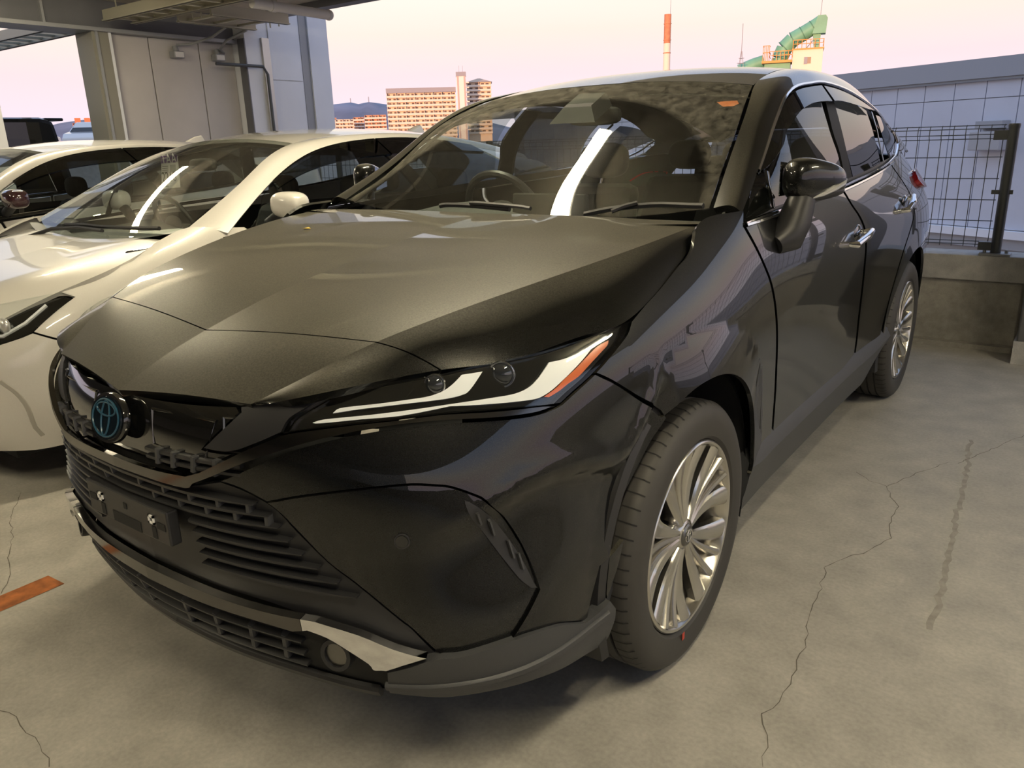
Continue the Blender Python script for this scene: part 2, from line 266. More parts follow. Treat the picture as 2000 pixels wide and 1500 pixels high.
# ------------------------------------------------------------------ objects
def link(name, me, parent=None):
    o = bpy.data.objects.new(name, me); COL.objects.link(o)
    if parent: o.parent = parent
    return o
def tag(o, label=None, cat=None, group=None, kind=None):
    if label: o['label'] = label
    if cat: o['category'] = cat
    if group: o['group'] = group
    if kind: o['kind'] = kind
    return o
def empty(name, loc=(0, 0, 0), rz=0, label=None, cat=None, group=None):
    o = link(name, None); o.location = loc; o.rotation_euler = (0, 0, rz); return tag(o, label, cat, group)
def mesh(name, V, F, mat, parent=None, smooth=False, nor=None):
    me = bpy.data.meshes.new(name); me.from_pydata([tuple(v) for v in V], [], [tuple(f) for f in F])
    for m in (mat if isinstance(mat, (list, tuple)) else [mat]): me.materials.append(m)
    if smooth or nor is not None: me.polygons.foreach_set('use_smooth', [True] * len(me.polygons))
    if nor is not None: me.normals_split_custom_set_from_vertices([tuple(n) for n in nor])
    return link(name, me, parent)
class MB:
    """collects solids and writes them out as one mesh"""
    def __init__(s): s.V = []; s.F = []
    def add(s, V, F):
        k = len(s.V); s.V += [tuple(v) for v in V]; s.F += [tuple(i + k for i in f) for f in F]; return s
    def box(s, a, b, r=None):
        (x0, y0, z0), (x1, y1, z1) = a, b
        V = [(x0,y0,z0),(x1,y0,z0),(x1,y1,z0),(x0,y1,z0),(x0,y0,z1),(x1,y0,z1),(x1,y1,z1),(x0,y1,z1)]
        return s.add(V, [(0,3,2,1),(4,5,6,7),(0,1,5,4),(1,2,6,5),(2,3,7,6),(3,0,4,7)])
    def hexa(s, V): return s.add(V, [(0,3,2,1),(4,5,6,7),(0,1,5,4),(1,2,6,5),(2,3,7,6),(3,0,4,7)])
    def prism(s, poly, ax, a, b):
        n = len(poly); ins = lambda p, w: (w, p[0], p[1]) if ax == 0 else (p[0], w, p[1]) if ax == 1 else (p[0], p[1], w)
        V = [ins(p, a) for p in poly] + [ins(p, b) for p in poly]
        return s.add(V, [tuple(range(n))[::-1], tuple(range(n, 2 * n))] + [(i, (i + 1) % n, n + (i + 1) % n, n + i) for i in range(n)])
    def tube(s, pts, r, n=8, cap=True):
        pts = [Vector(p) for p in pts]; k = len(pts); rs = r if isinstance(r, (list, tuple)) else [r] * k; V = []; up = None
        for i, p in enumerate(pts):
            d = (pts[min(i + 1, k - 1)] - pts[max(i - 1, 0)]).normalized()
            u = d.orthogonal().normalized() if up is None else (up - d * up.dot(d)).normalized()
            up = u; w = d.cross(u)
            V += [p + (u * math.cos(2 * PI * j / n) + w * math.sin(2 * PI * j / n)) * rs[i] for j in range(n)]
        F = [(i * n + j, i * n + (j + 1) % n, (i + 1) * n + (j + 1) % n, (i + 1) * n + j) for i in range(k - 1) for j in range(n)]
        if cap: F += [tuple(range(n))[::-1], tuple(range((k - 1) * n, k * n))]
        return s.add(V, F)
    def lathe(s, prof, ax=0, c=(0, 0, 0), n=48):
        """prof: (radius, position along the axis)"""
        V = []; c = Vector(c)
        for r, h in prof:
            for j in range(n):
                a = 2 * PI * j / n; q = (h, r * math.cos(a), r * math.sin(a)) if ax == 0 else (r * math.sin(a), h, r * math.cos(a)) if ax == 1 else (r * math.cos(a), r * math.sin(a), h)
                V.append(c + Vector(q))
        k = len(prof)
        return s.add(V, [(i * n + j, i * n + (j + 1) % n, (i + 1) * n + (j + 1) % n, (i + 1) * n + j) for i in range(k - 1) for j in range(n)])
    def grid(s, P):
        a, b = len(P), len(P[0]); return s.add([q for r in P for q in r], [(i * b + j, (i + 1) * b + j, (i + 1) * b + j + 1, i * b + j + 1) for i in range(a - 1) for j in range(b - 1)])
    def ell(s, c, r, n=16, m=10, e=1.0):
        f = lambda v: math.copysign(abs(v) ** e, v)
        V = []
        for i in range(m + 1):
            t = PI * i / m - PI / 2
            for j in range(n):
                a = 2 * PI * j / n; V.append((c[0] + r[0] * f(math.cos(t)) * f(math.cos(a)), c[1] + r[1] * f(math.cos(t)) * f(math.sin(a)), c[2] + r[2] * f(math.sin(t))))
        return s.add(V, [(i * n + j, i * n + (j + 1) % n, (i + 1) * n + (j + 1) % n, (i + 1) * n + j) for i in range(m) for j in range(n)])
    def build(s, name, mat, parent=None, smooth=False, bevel=0):
        o = mesh(name, s.V, s.F, mat, parent)
        if smooth: auto(o)
        if bevel:
            b = o.modifiers.new('b', 'BEVEL'); b.width = bevel; b.segments = 2; b.limit_method = 'ANGLE'; b.harden_normals = False
        return o
def auto(o, ang=38):
    me = o.data; me.polygons.foreach_set('use_smooth', [True] * len(me.polygons))
    me.set_sharp_from_angle(angle=math.radians(ang))
def fixn(o):
    import bmesh
    b = bmesh.new(); b.from_mesh(o.data); bmesh.ops.recalc_face_normals(b, faces=b.faces); b.to_mesh(o.data); b.free(); return o
def mirrored(o, parent):
    """the same part on the other flank"""
    me = o.data.copy(); n = len(me.vertices); co = np.empty(n * 3, 'f'); me.vertices.foreach_get('co', co); co = co.reshape(-1, 3); co[:, 0] *= -1
    cn = me.attributes.get('nor_v')
    nv = None
    if cn:
        nv = np.empty(n * 3, 'f'); cn.data.foreach_get('vector', nv); nv = nv.reshape(-1, 3); nv[:, 0] *= -1
    F = [tuple(reversed(p.vertices)) for p in me.polygons]; sm = [p.use_smooth for p in me.polygons]; mats = list(me.materials); bpy.data.meshes.remove(me)
    m2 = bpy.data.meshes.new(o.name); m2.from_pydata(co.tolist(), [], F)
    for m in mats: m2.materials.append(m)
    m2.polygons.foreach_set('use_smooth', sm)
    if nv is not None: m2.normals_split_custom_set_from_vertices(nv.tolist())
    else: m2.set_sharp_from_angle(angle=math.radians(38))
    q = link(o.name.split('.')[0], m2, parent)
    for md in o.modifiers:
        d = q.modifiers.new(md.name, md.type)
        if md.type == 'BEVEL': d.width = md.width; d.segments = md.segments; d.limit_method = 'ANGLE'
    if 'label' in o: q['label'] = o['label']
    if 'kind' in o: q['kind'] = o['kind']
    return q
def shell(name, V, N, F, mat, parent, thick=.012):
    """skin with smooth given normals plus a rim that turns inward along every open edge"""
    V = np.asarray(V, float); N = np.asarray(N, float); key = {}; wid = []
    for p in np.round(V, 5): wid.append(key.setdefault(tuple(p), len(key)))
    ec = {}
    for f in F:
        for a, b in zip(f, f[1:] + f[:1]):
            k = (min(wid[a], wid[b]), max(wid[a], wid[b])); ec.setdefault(k, []).append((a, b))
    V2 = list(V); N2 = list(N); F2 = list(F)
    for k, l in ec.items():
        if len(l) != 1 or k[0] == k[1]: continue
        a, b = l[0]; i = len(V2); d = V[b] - V[a]
        n = np.cross(d, N[a] + N[b]); n /= max(np.linalg.norm(n), 1e-9)
        V2 += [V[a], V[b], V[b] - N[b] * thick, V[a] - N[a] * thick]; N2 += [n] * 4; F2.append((i + 1, i, i + 3, i + 2))
    o = mesh(name, V2, F2, mat, parent, nor=N2)
    at = o.data.attributes.new('nor_v', 'FLOAT_VECTOR', 'POINT'); at.data.foreach_set('vector', np.asarray(N2, 'f').ravel())
    return o
def sgrid(s, s0, s1, t0, t1, ns, nt_, off=0):
    S = np.linspace(s0, s1, ns); T = np.linspace(t0, t1, nt_); SS, TT = [a.ravel() for a in np.meshgrid(S, T, indexing='ij')]
    return s.pos(SS, TT, off), s.nor(SS, TT), [(i * nt_ + j, (i + 1) * nt_ + j, (i + 1) * nt_ + j + 1, i * nt_ + j + 1) for i in range(ns - 1) for j in range(nt_ - 1)]
def join(parts, both=False):
    V, N, F = [], [], []
    for v, n, f in parts:
        for sg in ((1, -1) if both else (1,)):
            k = sum(len(x) for x in V); w = np.array([sg, 1, 1]); V.append(v * w); N.append(n * w)
            F += [tuple(i + k for i in (q if sg == 1 else q[::-1])) for q in f]
    return np.vstack(V), np.vstack(N), F
def inpoly(P, q):
    x, y = q[:, 0], q[:, 1]; r = np.zeros(len(q), bool); n = len(P)
    for i in range(n):
        (x1, y1), (x2, y2) = P[i], P[i - 1]
        c = (y1 > y) != (y2 > y)
        with np.errstate(divide='ignore', invalid='ignore'): r ^= c & (x < (x2 - x1) * (y - y1) / (y2 - y1 + 1e-15) + x1)
    return r
def trim(s, poly, off=0, gap=.0022, h=.024, t_in=None):
    """cut a panel out of surface s along a closed outline given in surface coordinates"""
    P = np.array(poly, float); P = P[:, :2]; Sq = np.linspace(P[:, 0].min() - .4, P[:, 0].max() + .4, 260); tm = P[:, 1].mean()
    L = np.concatenate([[0], np.cumsum(np.linalg.norm(np.diff(s.raw(Sq, np.full(260, tm)), axis=0), axis=1))])
    ta = s.raw(np.full(2, P[:, 0].mean()), np.array([P[:, 1].min(), P[:, 1].max()])); tk = np.linalg.norm(ta[1] - ta[0]) / max(np.ptp(P[:, 1]), 1e-6)
    to = lambda p: np.stack([np.interp(p[:, 0], Sq, L), p[:, 1] * tk], 1)
    back = lambda q: (np.interp(q[:, 0], L, Sq), q[:, 1] / tk)
    Q = to(P)
    area = .5 * np.sum(Q[:, 0] * np.roll(Q[:, 1], -1) - np.roll(Q[:, 0], -1) * Q[:, 1])
    if area < 0: Q = Q[::-1]
    x0 = np.interp(s.ks[0], Sq, L) if P[:, 0].min() - .4 < s.ks[0] else -1e9
    if gap:                                                # shut gap: pull the outline in, except on the mid plane
        d1 = Q - np.roll(Q, 1, 0); d2 = np.roll(Q, -1, 0) - Q
        d1 /= np.linalg.norm(d1, axis=1)[:, None] + 1e-12; d2 /= np.linalg.norm(d2, axis=1)[:, None] + 1e-12
        n = np.stack([-(d1 + d2)[:, 1], (d1 + d2)[:, 0]], 1); n /= np.linalg.norm(n, axis=1)[:, None] + 1e-9
        m = np.abs(Q[:, 0] - x0) < 1e-3; n[m, 0] = 0
        Q = Q + n * gap
    R = []
    for a, b in zip(Q, np.roll(Q, -1, 0)):
        k = max(1, int(np.ceil(np.linalg.norm(b - a) / h))); R += [a + (b - a) * i / k for i in range(k)]
    R = np.array(R); nb = len(R)
    gx = np.arange(R[:, 0].min(), R[:, 0].max(), h); gy = np.arange(R[:, 1].min(), R[:, 1].max(), h)
    G = np.array([(x + (h / 2 if j % 2 else 0), y) for j, y in enumerate(gy) for x in gx]).reshape(-1, 2)
    G = G[inpoly(R, G)]
    if len(G): G = G[np.min(np.linalg.norm(G[:, None] - R[None], axis=2), axis=1) > .55 * h]
    A = [Vector(p) for p in np.vstack([R, G])]
    v, e, f, *_ = delaunay_2d_cdt(A, [(i, (i + 1) % nb) for i in range(nb)], [], 1, 1e-6)
    q = np.array([(p.x, p.y) for p in v]); S, T = back(q)
    if x0 > -1e8: S = np.where(np.abs(q[:, 0] - x0) < 1e-3, s.ks[0], S)
    fo = off(S, T) if callable(off) else off
    V = s.pos(S, T, fo); N = s.nor(S, T); F = []
    for t in f:
        a, b, c = V[t[0]], V[t[1]], V[t[2]]
        nn = np.cross(b - a, c - a); F.append(tuple(t) if nn @ N[t[0]] > 0 else tuple(t)[::-1])
    if callable(off):
        N = N * 0
        for t in F:
            nn = np.cross(V[t[1]] - V[t[0]], V[t[2]] - V[t[0]])
            for i in t: N[i] += nn
        N /= np.linalg.norm(N, axis=1)[:, None] + 1e-12
    if x0 > -1e8:
        on = np.abs(V[:, 0]) < 2e-3; V[on, 0] = 0
    return V, N, F
def clip(poly, c, keep):
    """part of an outline on one side of s = c"""
    o = []
    for a, b in zip(poly, poly[1:] + poly[:1]):
        ia, ib = (a[0] < c) == (keep < 0), (b[0] < c) == (keep < 0)
        if ia: o.append(a)
        if ia != ib: t = (c - a[0]) / (b[0] - a[0]); o.append([c, a[1] + t * (b[1] - a[1])])
    return o
def strip(s, pts, w, off, th=.006, taper=None):
    """raised moulding that follows a path on surface s"""
    P = np.array(pts, float); V = s.pos(P[:, 0], P[:, 1]); N = s.nor(P[:, 0], P[:, 1])
    D = np.gradient(V, axis=0); D /= np.linalg.norm(D, axis=1)[:, None]; B = np.cross(N, D)
    ww = np.full(len(P), w / 2) if taper is None else np.asarray(taper) * w / 2
    prof = [(-1, 0), (-.95, .6), (-.6, 1), (.6, 1), (.95, .6), (1, 0)]
    rows = [[V[i] + B[i] * ww[i] * a + N[i] * (off + th * b) for a, b in prof] for i in range(len(P))]
    m = MB().grid(rows); k = len(P); n = 6
    m.F += [tuple(range(n)), tuple(range((k - 1) * n, k * n))[::-1]]
    return m

# outlines of the panels, in surface coordinates
PD = {
 'lower_lip': ('W', [[0.0,0.425],[0.2207,0.425],[0.4415,0.425],[0.67,0.425],[0.9133,0.4251],[1.1644,0.4253],[1.41,0.425],[1.6437,0.424],[1.8719,0.4225],[2.1,0.421],[2.2564,0.4267],[2.3514,0.4239],[2.4464,0.421],[2.542,0.4171],[2.639,0.4114],[2.7365,0.4045],[2.8329,0.3971],[2.9324,0.3885],[3.0308,0.3793],[3.1129,0.3715],[3.1694,0.3657],[3.2097,0.3614],[3.2468,0.3584],[3.2841,0.3572],[3.3182,0.3574],[3.3522,0.3575],[3.351,0.3559],[3.3017,0.282],[3.0932,0.2811],[2.8847,0.2802],[2.6715,0.2784],[2.446,0.2742],[2.2157,0.2692],[1.9991,0.2673],[1.8144,0.2717],[1.6434,0.2792],[1.45,0.285],[1.213,0.2869],[0.9537,0.2871],[0.7,0.287],[0.463,0.2871],[0.2315,0.2871],[0.0,0.287]]),
 'skid_trim': ('W', [[0.0,0.433],[0.2207,0.433],[0.4415,0.433],[0.67,0.433],[0.9133,0.4331],[1.1644,0.4333],[1.41,0.433],[1.6437,0.432],[1.8719,0.4305],[2.1,0.429],[2.3262,0.4416],[2.4201,0.4396],[2.514,0.4376],[2.608,0.4343],[2.7025,0.4289],[2.7972,0.4222],[2.8907,0.415],[2.9904,0.4071],[3.089,0.3986],[3.164,0.3913],[3.198,0.3852],[3.2084,0.3803],[3.2245,0.3772],[3.258,0.3767],[3.2972,0.3781],[3.3365,0.3794],[3.398,0.3798],[3.4772,0.3864],[3.5564,0.3929],[3.6409,0.3994],[3.7342,0.4059],[3.8327,0.4122],[3.9312,0.4186],[3.7856,0.4242],[3.6399,0.4299],[3.494,0.4359],[3.3529,0.443],[3.2115,0.4504],[3.0537,0.4568],[2.8689,0.4614],[2.6677,0.465],[2.4665,0.4686],[2.2271,0.4663],[1.9876,0.4641],[1.72,0.463],[1.3951,0.464],[1.042,0.4662],[0.72,0.468],[0.4593,0.4689],[0.2296,0.4694],[0.0,0.47]]),
 'corner_lip': ('W', [[3.3888,0.3733],[3.4958,0.3802],[3.6028,0.387],[3.7004,0.3934],[3.7836,0.3996],[3.8573,0.4054],[3.9274,0.41],[3.9949,0.4129],[4.0587,0.4147],[4.1226,0.4165],[4.1998,0.4163],[4.2769,0.4162],[4.3577,0.4168],[4.4439,0.4184],[4.5337,0.4206],[4.6246,0.4228],[4.7126,0.4246],[4.8018,0.4263],[4.9015,0.4278],[5.0173,0.4293],[5.1437,0.4306],[5.2733,0.4307],[5.4103,0.4293],[5.5506,0.4268],[5.6737,0.4236],[5.7664,0.4201],[5.842,0.4159],[5.9204,0.4102],[6.0092,0.4025],[6.1008,0.3933],[6.1924,0.3841],[6.2554,0.3848],[6.3184,0.3856],[6.3762,0.3872],[6.4253,0.3904],[6.4691,0.3945],[6.5129,0.3986],[6.6045,0.3678],[6.6087,0.3593],[6.6129,0.3508],[6.614,0.3425],[6.6115,0.335],[6.6058,0.3276],[6.5954,0.3183],[6.5873,0.3037],[6.5743,0.2871],[6.5338,0.2765],[6.4487,0.2764],[6.336,0.2821],[6.2232,0.2876],[6.1228,0.2906],[6.0223,0.2934],[5.9113,0.2965],[5.7887,0.3006],[5.6557,0.3052],[5.5041,0.3086],[5.3263,0.3102],[5.1301,0.3107],[4.9308,0.3105],[4.7181,0.3094],[4.5024,0.3076],[4.3297,0.306],[4.2346,0.3047],[4.1825,0.3035],[4.1159,0.3029],[4.0135,0.3031],[3.8967,0.3039],[3.7719,0.3045],[3.6387,0.3047],[3.4974,0.3049],[3.3562,0.305]]),
 'lower_grille': ('W', [[0.0,0.723],[0.2,0.7226],[0.4,0.7223],[0.6,0.722],[0.8247,0.7222],[1.0495,0.7225],[1.2,0.722],[1.2269,0.72],[1.1796,0.7172],[1.1323,0.7143],[1.2037,0.7184],[1.275,0.7225],[1.3479,0.7265],[1.4234,0.7304],[1.5003,0.7342],[1.5772,0.738],[1.6706,0.7352],[1.764,0.7324],[1.8595,0.7282],[1.9641,0.7217],[2.0708,0.7139],[2.1609,0.7058],[2.2235,0.6985],[2.2695,0.691],[2.3121,0.6823],[2.3495,0.6727],[2.3836,0.6619],[2.4334,0.6483],[2.5082,0.63],[2.5987,0.609],[2.697,0.5898],[2.7961,0.5752],[2.9028,0.5625],[3.0296,0.5474],[3.1999,0.5264],[3.3903,0.503],[3.5432,0.4844],[3.6197,0.476],[3.6588,0.4724],[3.7187,0.464],[3.8259,0.446],[3.9541,0.4234],[4.0822,0.4007],[3.8984,0.3952],[3.8994,0.3979],[3.7434,0.4039],[3.5874,0.4099],[3.4314,0.4162],[3.2812,0.4236],[3.1311,0.4312],[2.9636,0.4375],[2.7675,0.4415],[2.554,0.4442],[2.3406,0.4469],[2.1478,0.4526],[1.955,0.4584],[1.72,0.463],[1.4044,0.4656],[1.0466,0.467],[0.72,0.468],[0.4593,0.4689],[0.2296,0.4694],[0.0,0.47]]),
 'upper_grille': ('W', [[0.0,0.884],[0.099,0.8839],[0.1981,0.8839],[0.3,0.884],[0.4013,0.8844],[0.5054,0.8851],[0.626,0.886],[0.7661,0.8871],[0.9227,0.8883],[1.1,0.89],[1.3065,0.8922],[1.5338,0.8948],[1.7611,0.8973],[1.8245,0.8858],[1.7583,0.8729],[1.692,0.8601],[1.6224,0.8468],[1.5472,0.8326],[1.4686,0.818],[1.3899,0.8033],[1.4303,0.8029],[1.4706,0.8025],[1.5182,0.8022],[1.5798,0.802],[1.6486,0.8019],[1.7123,0.8023],[1.7652,0.8037],[1.813,0.8055],[1.8608,0.8074],[1.7612,0.7975],[1.6616,0.7877],[1.5656,0.7782],[1.4754,0.7691],[1.3888,0.7603],[1.3023,0.7515],[1.0572,0.7339],[0.9346,0.7398],[0.8119,0.7458],[0.66,0.75],[0.4595,0.7512],[0.2297,0.7506],[0.0,0.75]]),
 'grille_side_trim': ('W', [[1.8425,0.8964],[1.9823,0.9012],[2.1221,0.906],[2.2829,0.9104],[2.4787,0.9142],[2.6955,0.9175],[2.9123,0.9208],[2.8388,0.913],[2.7653,0.9051],[2.6948,0.8977],[2.6251,0.8913],[2.5584,0.8854],[2.5047,0.8788],[2.4717,0.8709],[2.4516,0.8622],[2.4316,0.8536],[2.3522,0.8473],[2.2729,0.841],[2.1896,0.8346],[2.0997,0.8278],[2.0058,0.8208],[1.9119,0.8139],[1.8554,0.8112],[1.7988,0.8085],[1.7402,0.8066],[1.675,0.806],[1.6077,0.8062],[1.5492,0.8066],[1.506,0.807],[1.4716,0.8075],[1.4371,0.8081],[1.5083,0.8213],[1.5794,0.8345],[1.6503,0.8477],[1.7209,0.8607],[1.7914,0.8736],[1.8618,0.8865]]),
 'v_trim': ('W', [[0.0,0.722],[0.2,0.722],[0.4,0.7219],[0.6,0.722],[0.8173,0.7218],[1.0346,0.7217],[1.2,0.723],[1.279,0.7266],[1.3062,0.7315],[1.3334,0.7364],[1.4474,0.7454],[1.5615,0.7544],[1.6817,0.7639],[1.8101,0.7746],[1.9447,0.7858],[2.0857,0.7965],[2.2417,0.8064],[2.4042,0.8157],[2.5473,0.8235],[2.6556,0.8291],[2.7445,0.8332],[2.8346,0.837],[2.9323,0.8408],[3.031,0.8443],[3.132,0.8475],[3.2364,0.8507],[3.343,0.8536],[3.4491,0.8562],[3.5536,0.8584],[3.6576,0.8602],[3.762,0.8616],[3.8677,0.8626],[3.9738,0.8632],[4.0786,0.8635],[4.1788,0.8635],[4.2776,0.8633],[4.3827,0.8627],[4.5035,0.8615],[4.6306,0.86],[4.7438,0.8588],[4.829,0.8581],[4.9004,0.8576],[4.9801,0.8572],[5.0811,0.8567],[5.1905,0.8562],[5.2923,0.8564],[5.3788,0.8577],[5.4577,0.8596],[5.5366,0.8614],[5.4871,0.8635],[5.4375,0.8655],[5.365,0.8672],[5.2659,0.8684],[5.1439,0.8693],[4.9873,0.8704],[4.763,0.8724],[4.5041,0.8747],[4.2976,0.8763],[4.1936,0.8767],[4.1421,0.8763],[4.0793,0.8757],[3.9882,0.8747],[3.8858,0.8735],[3.7601,0.872],[3.6002,0.8702],[3.417,0.8683],[3.23,0.8659],[3.0303,0.8628],[2.8269,0.8593],[2.6665,0.8563],[2.5792,0.8541],[2.535,0.8525],[2.4907,0.8509],[2.4139,0.8459],[2.3371,0.841],[2.2582,0.8356],[2.1752,0.8297],[2.0902,0.8233],[2.0063,0.8165],[1.9272,0.8094],[1.8494,0.802],[1.765,0.7941],[1.6694,0.7853],[1.5672,0.7761],[1.465,0.7668],[1.2525,0.7533],[1.0575,0.7517],[0.8625,0.7501],[0.66,0.749],[0.445,0.7487],[0.2225,0.7488],[0.0,0.749]]),
 'headlight': ('W', [[2.4678,0.8522],[2.4875,0.8606],[2.5072,0.869],[2.5338,0.8764],[2.5667,0.8818],[2.6065,0.8863],[2.6621,0.892],[2.7419,0.9],[2.8376,0.9093],[2.9332,0.9186],[3.045,0.9223],[3.1568,0.926],[3.2815,0.9296],[3.4267,0.9333],[3.5847,0.9369],[3.7458,0.9402],[3.9101,0.9429],[4.0774,0.9452],[4.2386,0.9476],[4.3873,0.9504],[4.5298,0.9531],[4.6757,0.9555],[4.8313,0.9573],[4.9904,0.9588],[5.1438,0.96],[5.2786,0.9608],[5.4077,0.9615],[5.5599,0.9626],[5.7585,0.9648],[5.9801,0.9674],[6.184,0.9701],[6.3545,0.9726],[6.5073,0.9752],[6.6479,0.9775],[6.7741,0.9793],[6.8882,0.9808],[7.0023,0.9823],[6.9661,0.9745],[6.9299,0.9667],[6.8825,0.9594],[6.8249,0.9533],[6.7561,0.9475],[6.6611,0.94],[6.5226,0.9289],[6.358,0.916],[6.204,0.9044],[6.0705,0.8952],[5.9477,0.8874],[5.8432,0.8804],[5.7658,0.8744],[5.7068,0.8694],[5.6478,0.8643],[5.5967,0.8647],[5.5457,0.8651],[5.4645,0.8661],[5.3427,0.8682],[5.1908,0.871],[5.0107,0.8736],[4.7878,0.8759],[4.5368,0.8779],[4.3034,0.8789],[4.1084,0.8782],[3.9311,0.8765],[3.7547,0.8746],[3.5755,0.8728],[3.3974,0.8707],[3.2154,0.8683],[3.0118,0.865],[2.8043,0.8612],[2.6414,0.858],[2.5538,0.8557],[2.5108,0.854]]),
 'front_bumper': ('W', [[1.6638,0.7469],[1.7524,0.7548],[1.8409,0.7627],[1.9582,0.7727],[2.1214,0.7869],[2.3134,0.8031],[2.5108,0.8175],[2.7061,0.8284],[2.9068,0.8373],[3.1122,0.8449],[3.3238,0.8514],[3.54,0.8565],[3.7555,0.86],[3.9689,0.8616],[4.1815,0.8617],[4.3921,0.861],[4.6101,0.8593],[4.8261,0.8567],[5.0095,0.8547],[5.1418,0.8537],[5.2416,0.8531],[5.3335,0.8533],[5.4231,0.8543],[5.5048,0.8561],[5.5865,0.8578],[5.6766,0.8617],[5.7358,0.8664],[5.7949,0.871],[5.8728,0.8768],[5.9821,0.8845],[6.1101,0.8932],[6.2381,0.902],[6.3616,0.8901],[6.4851,0.8782],[6.6202,0.8629],[6.7844,0.8409],[6.9603,0.8155],[7.1069,0.7929],[7.2008,0.7763],[7.2654,0.7625],[7.33,0.7488],[7.0547,0.6841],[6.7794,0.6194],[6.5835,0.5709],[6.5193,0.5494],[6.5345,0.5441],[6.5511,0.5386],[6.5435,0.5276],[6.5374,0.5164],[6.5323,0.5051],[6.5279,0.4937],[6.5245,0.4822],[6.5215,0.4706],[6.5189,0.459],[6.5168,0.4473],[6.5155,0.4355],[6.5153,0.4236],[6.516,0.4117],[6.5166,0.3999],[6.7234,0.509],[6.6674,0.5032],[6.6113,0.4975],[6.5555,0.4926],[6.5001,0.4895],[6.445,0.4872],[6.3898,0.485],[6.3677,0.4667],[6.3457,0.4484],[6.325,0.4301],[6.3067,0.4117],[6.2897,0.3933],[6.2728,0.3749],[6.1736,0.3847],[6.0744,0.3946],[5.98,0.4031],[5.8996,0.4094],[5.824,0.4144],[5.7301,0.4186],[5.5977,0.4223],[5.4471,0.4251],[5.3162,0.427],[5.224,0.4273],[5.1516,0.4267],[5.0791,0.426],[5.1466,0.4399],[5.2141,0.4538],[5.276,0.4676],[5.3288,0.481],[5.376,0.4943],[5.4232,0.5076],[5.3572,0.5266],[5.2912,0.5455],[5.2254,0.5642],[5.1583,0.5829],[5.0913,0.6014],[5.0289,0.6188],[4.9751,0.6341],[4.926,0.6484],[4.8735,0.6632],[4.8131,0.6804],[4.7492,0.6982],[4.6883,0.7124],[4.6359,0.7207],[4.5865,0.7254],[4.5286,0.7302],[4.4533,0.7367],[4.3696,0.7432],[4.2937,0.7483],[4.2365,0.7511],[4.187,0.7525],[4.1284,0.7539],[4.0543,0.7558],[3.971,0.7576],[3.8808,0.7585],[3.782,0.7582],[3.6763,0.757],[3.5711,0.7555],[3.4729,0.754],[3.3753,0.7521],[3.2667,0.7497],[3.1364,0.7467],[2.9952,0.7432],[2.8643,0.7396],[2.7544,0.7363],[2.6548,0.7329],[2.5539,0.7291],[2.4477,0.7246],[2.3402,0.7195],[2.2328,0.7145],[2.1335,0.7224],[2.0343,0.7303],[1.9375,0.7369],[1.8446,0.7411],[1.7542,0.744]]),
 'bumper_inset': ('W', [[2.1862,0.7085],[2.2968,0.7139],[2.4074,0.7193],[2.5167,0.7243],[2.6202,0.7284],[2.7225,0.732],[2.8351,0.7357],[2.9693,0.7396],[3.1138,0.7435],[3.2472,0.7469],[3.3583,0.7496],[3.4581,0.7517],[3.5586,0.7535],[3.6661,0.7552],[3.7743,0.7566],[3.8755,0.757],[3.9679,0.7561],[4.0534,0.7542],[4.1295,0.7523],[4.1897,0.7509],[4.2406,0.7494],[4.2992,0.7466],[4.3768,0.7415],[4.4621,0.7349],[4.5389,0.7284],[4.5976,0.7235],[4.6477,0.7185],[4.7021,0.71],[4.7683,0.6951],[4.8387,0.6767],[4.9037,0.6591],[4.9563,0.6445],[5.0036,0.6307],[5.0566,0.6158],[5.1208,0.5986],[5.1908,0.5802],[5.2617,0.5614],[5.3321,0.5421],[5.4034,0.5224],[5.4747,0.5026],[5.4265,0.4889],[5.3783,0.4753],[5.3238,0.4614],[5.2588,0.4473],[5.1874,0.4331],[5.116,0.4188],[5.0684,0.4184],[5.0208,0.4179],[4.9573,0.4171],[4.8668,0.4156],[4.7604,0.4137],[4.6554,0.4116],[4.5567,0.4091],[4.4593,0.4065],[4.3659,0.4046],[4.2787,0.4042],[4.1955,0.4046],[4.1123,0.405],[3.9743,0.4273],[3.8362,0.4497],[3.7222,0.4674],[3.6604,0.4757],[3.6227,0.4793],[3.5477,0.4877],[3.3959,0.5063],[3.2069,0.5296],[3.0379,0.5507],[2.9117,0.5657],[2.8054,0.5785],[2.7085,0.5932],[2.6159,0.613],[2.5327,0.6348],[2.4627,0.6534],[2.4129,0.6663],[2.3764,0.6761],[2.337,0.685],[2.2886,0.6934],[2.2374,0.701]]),
 'bumper_vent': ('W', [[4.4243,0.723],[4.4525,0.7214],[4.4808,0.7198],[4.5153,0.7165],[4.5592,0.7115],[4.6095,0.7048],[4.6634,0.6951],[4.7207,0.6807],[4.7818,0.6632],[4.8446,0.6457],[4.9097,0.629],[4.9765,0.6123],[5.0416,0.5965],[5.1029,0.5819],[5.1625,0.5682],[5.2222,0.5544],[5.2828,0.5401],[5.3435,0.5257],[5.4042,0.5113],[5.2898,0.5134],[5.2179,0.5217],[5.146,0.53],[5.0657,0.5416],[4.9686,0.5584],[4.863,0.5785],[4.7659,0.599],[4.6812,0.62],[4.605,0.6414],[4.5421,0.6609],[4.4956,0.678],[4.4624,0.6931],[4.4391,0.7053],[4.4276,0.7132],[4.426,0.7181]]),
 'arch_flap': ('W', [[7.0217,0.5917],[6.9354,0.5255],[6.8689,0.487],[6.7155,0.4689],[6.5291,0.4628],[6.459,0.4043],[6.406,0.3341],[6.5712,0.3381],[6.7314,0.3495],[6.7949,0.4123],[6.9007,0.4832],[7.0183,0.555]]),
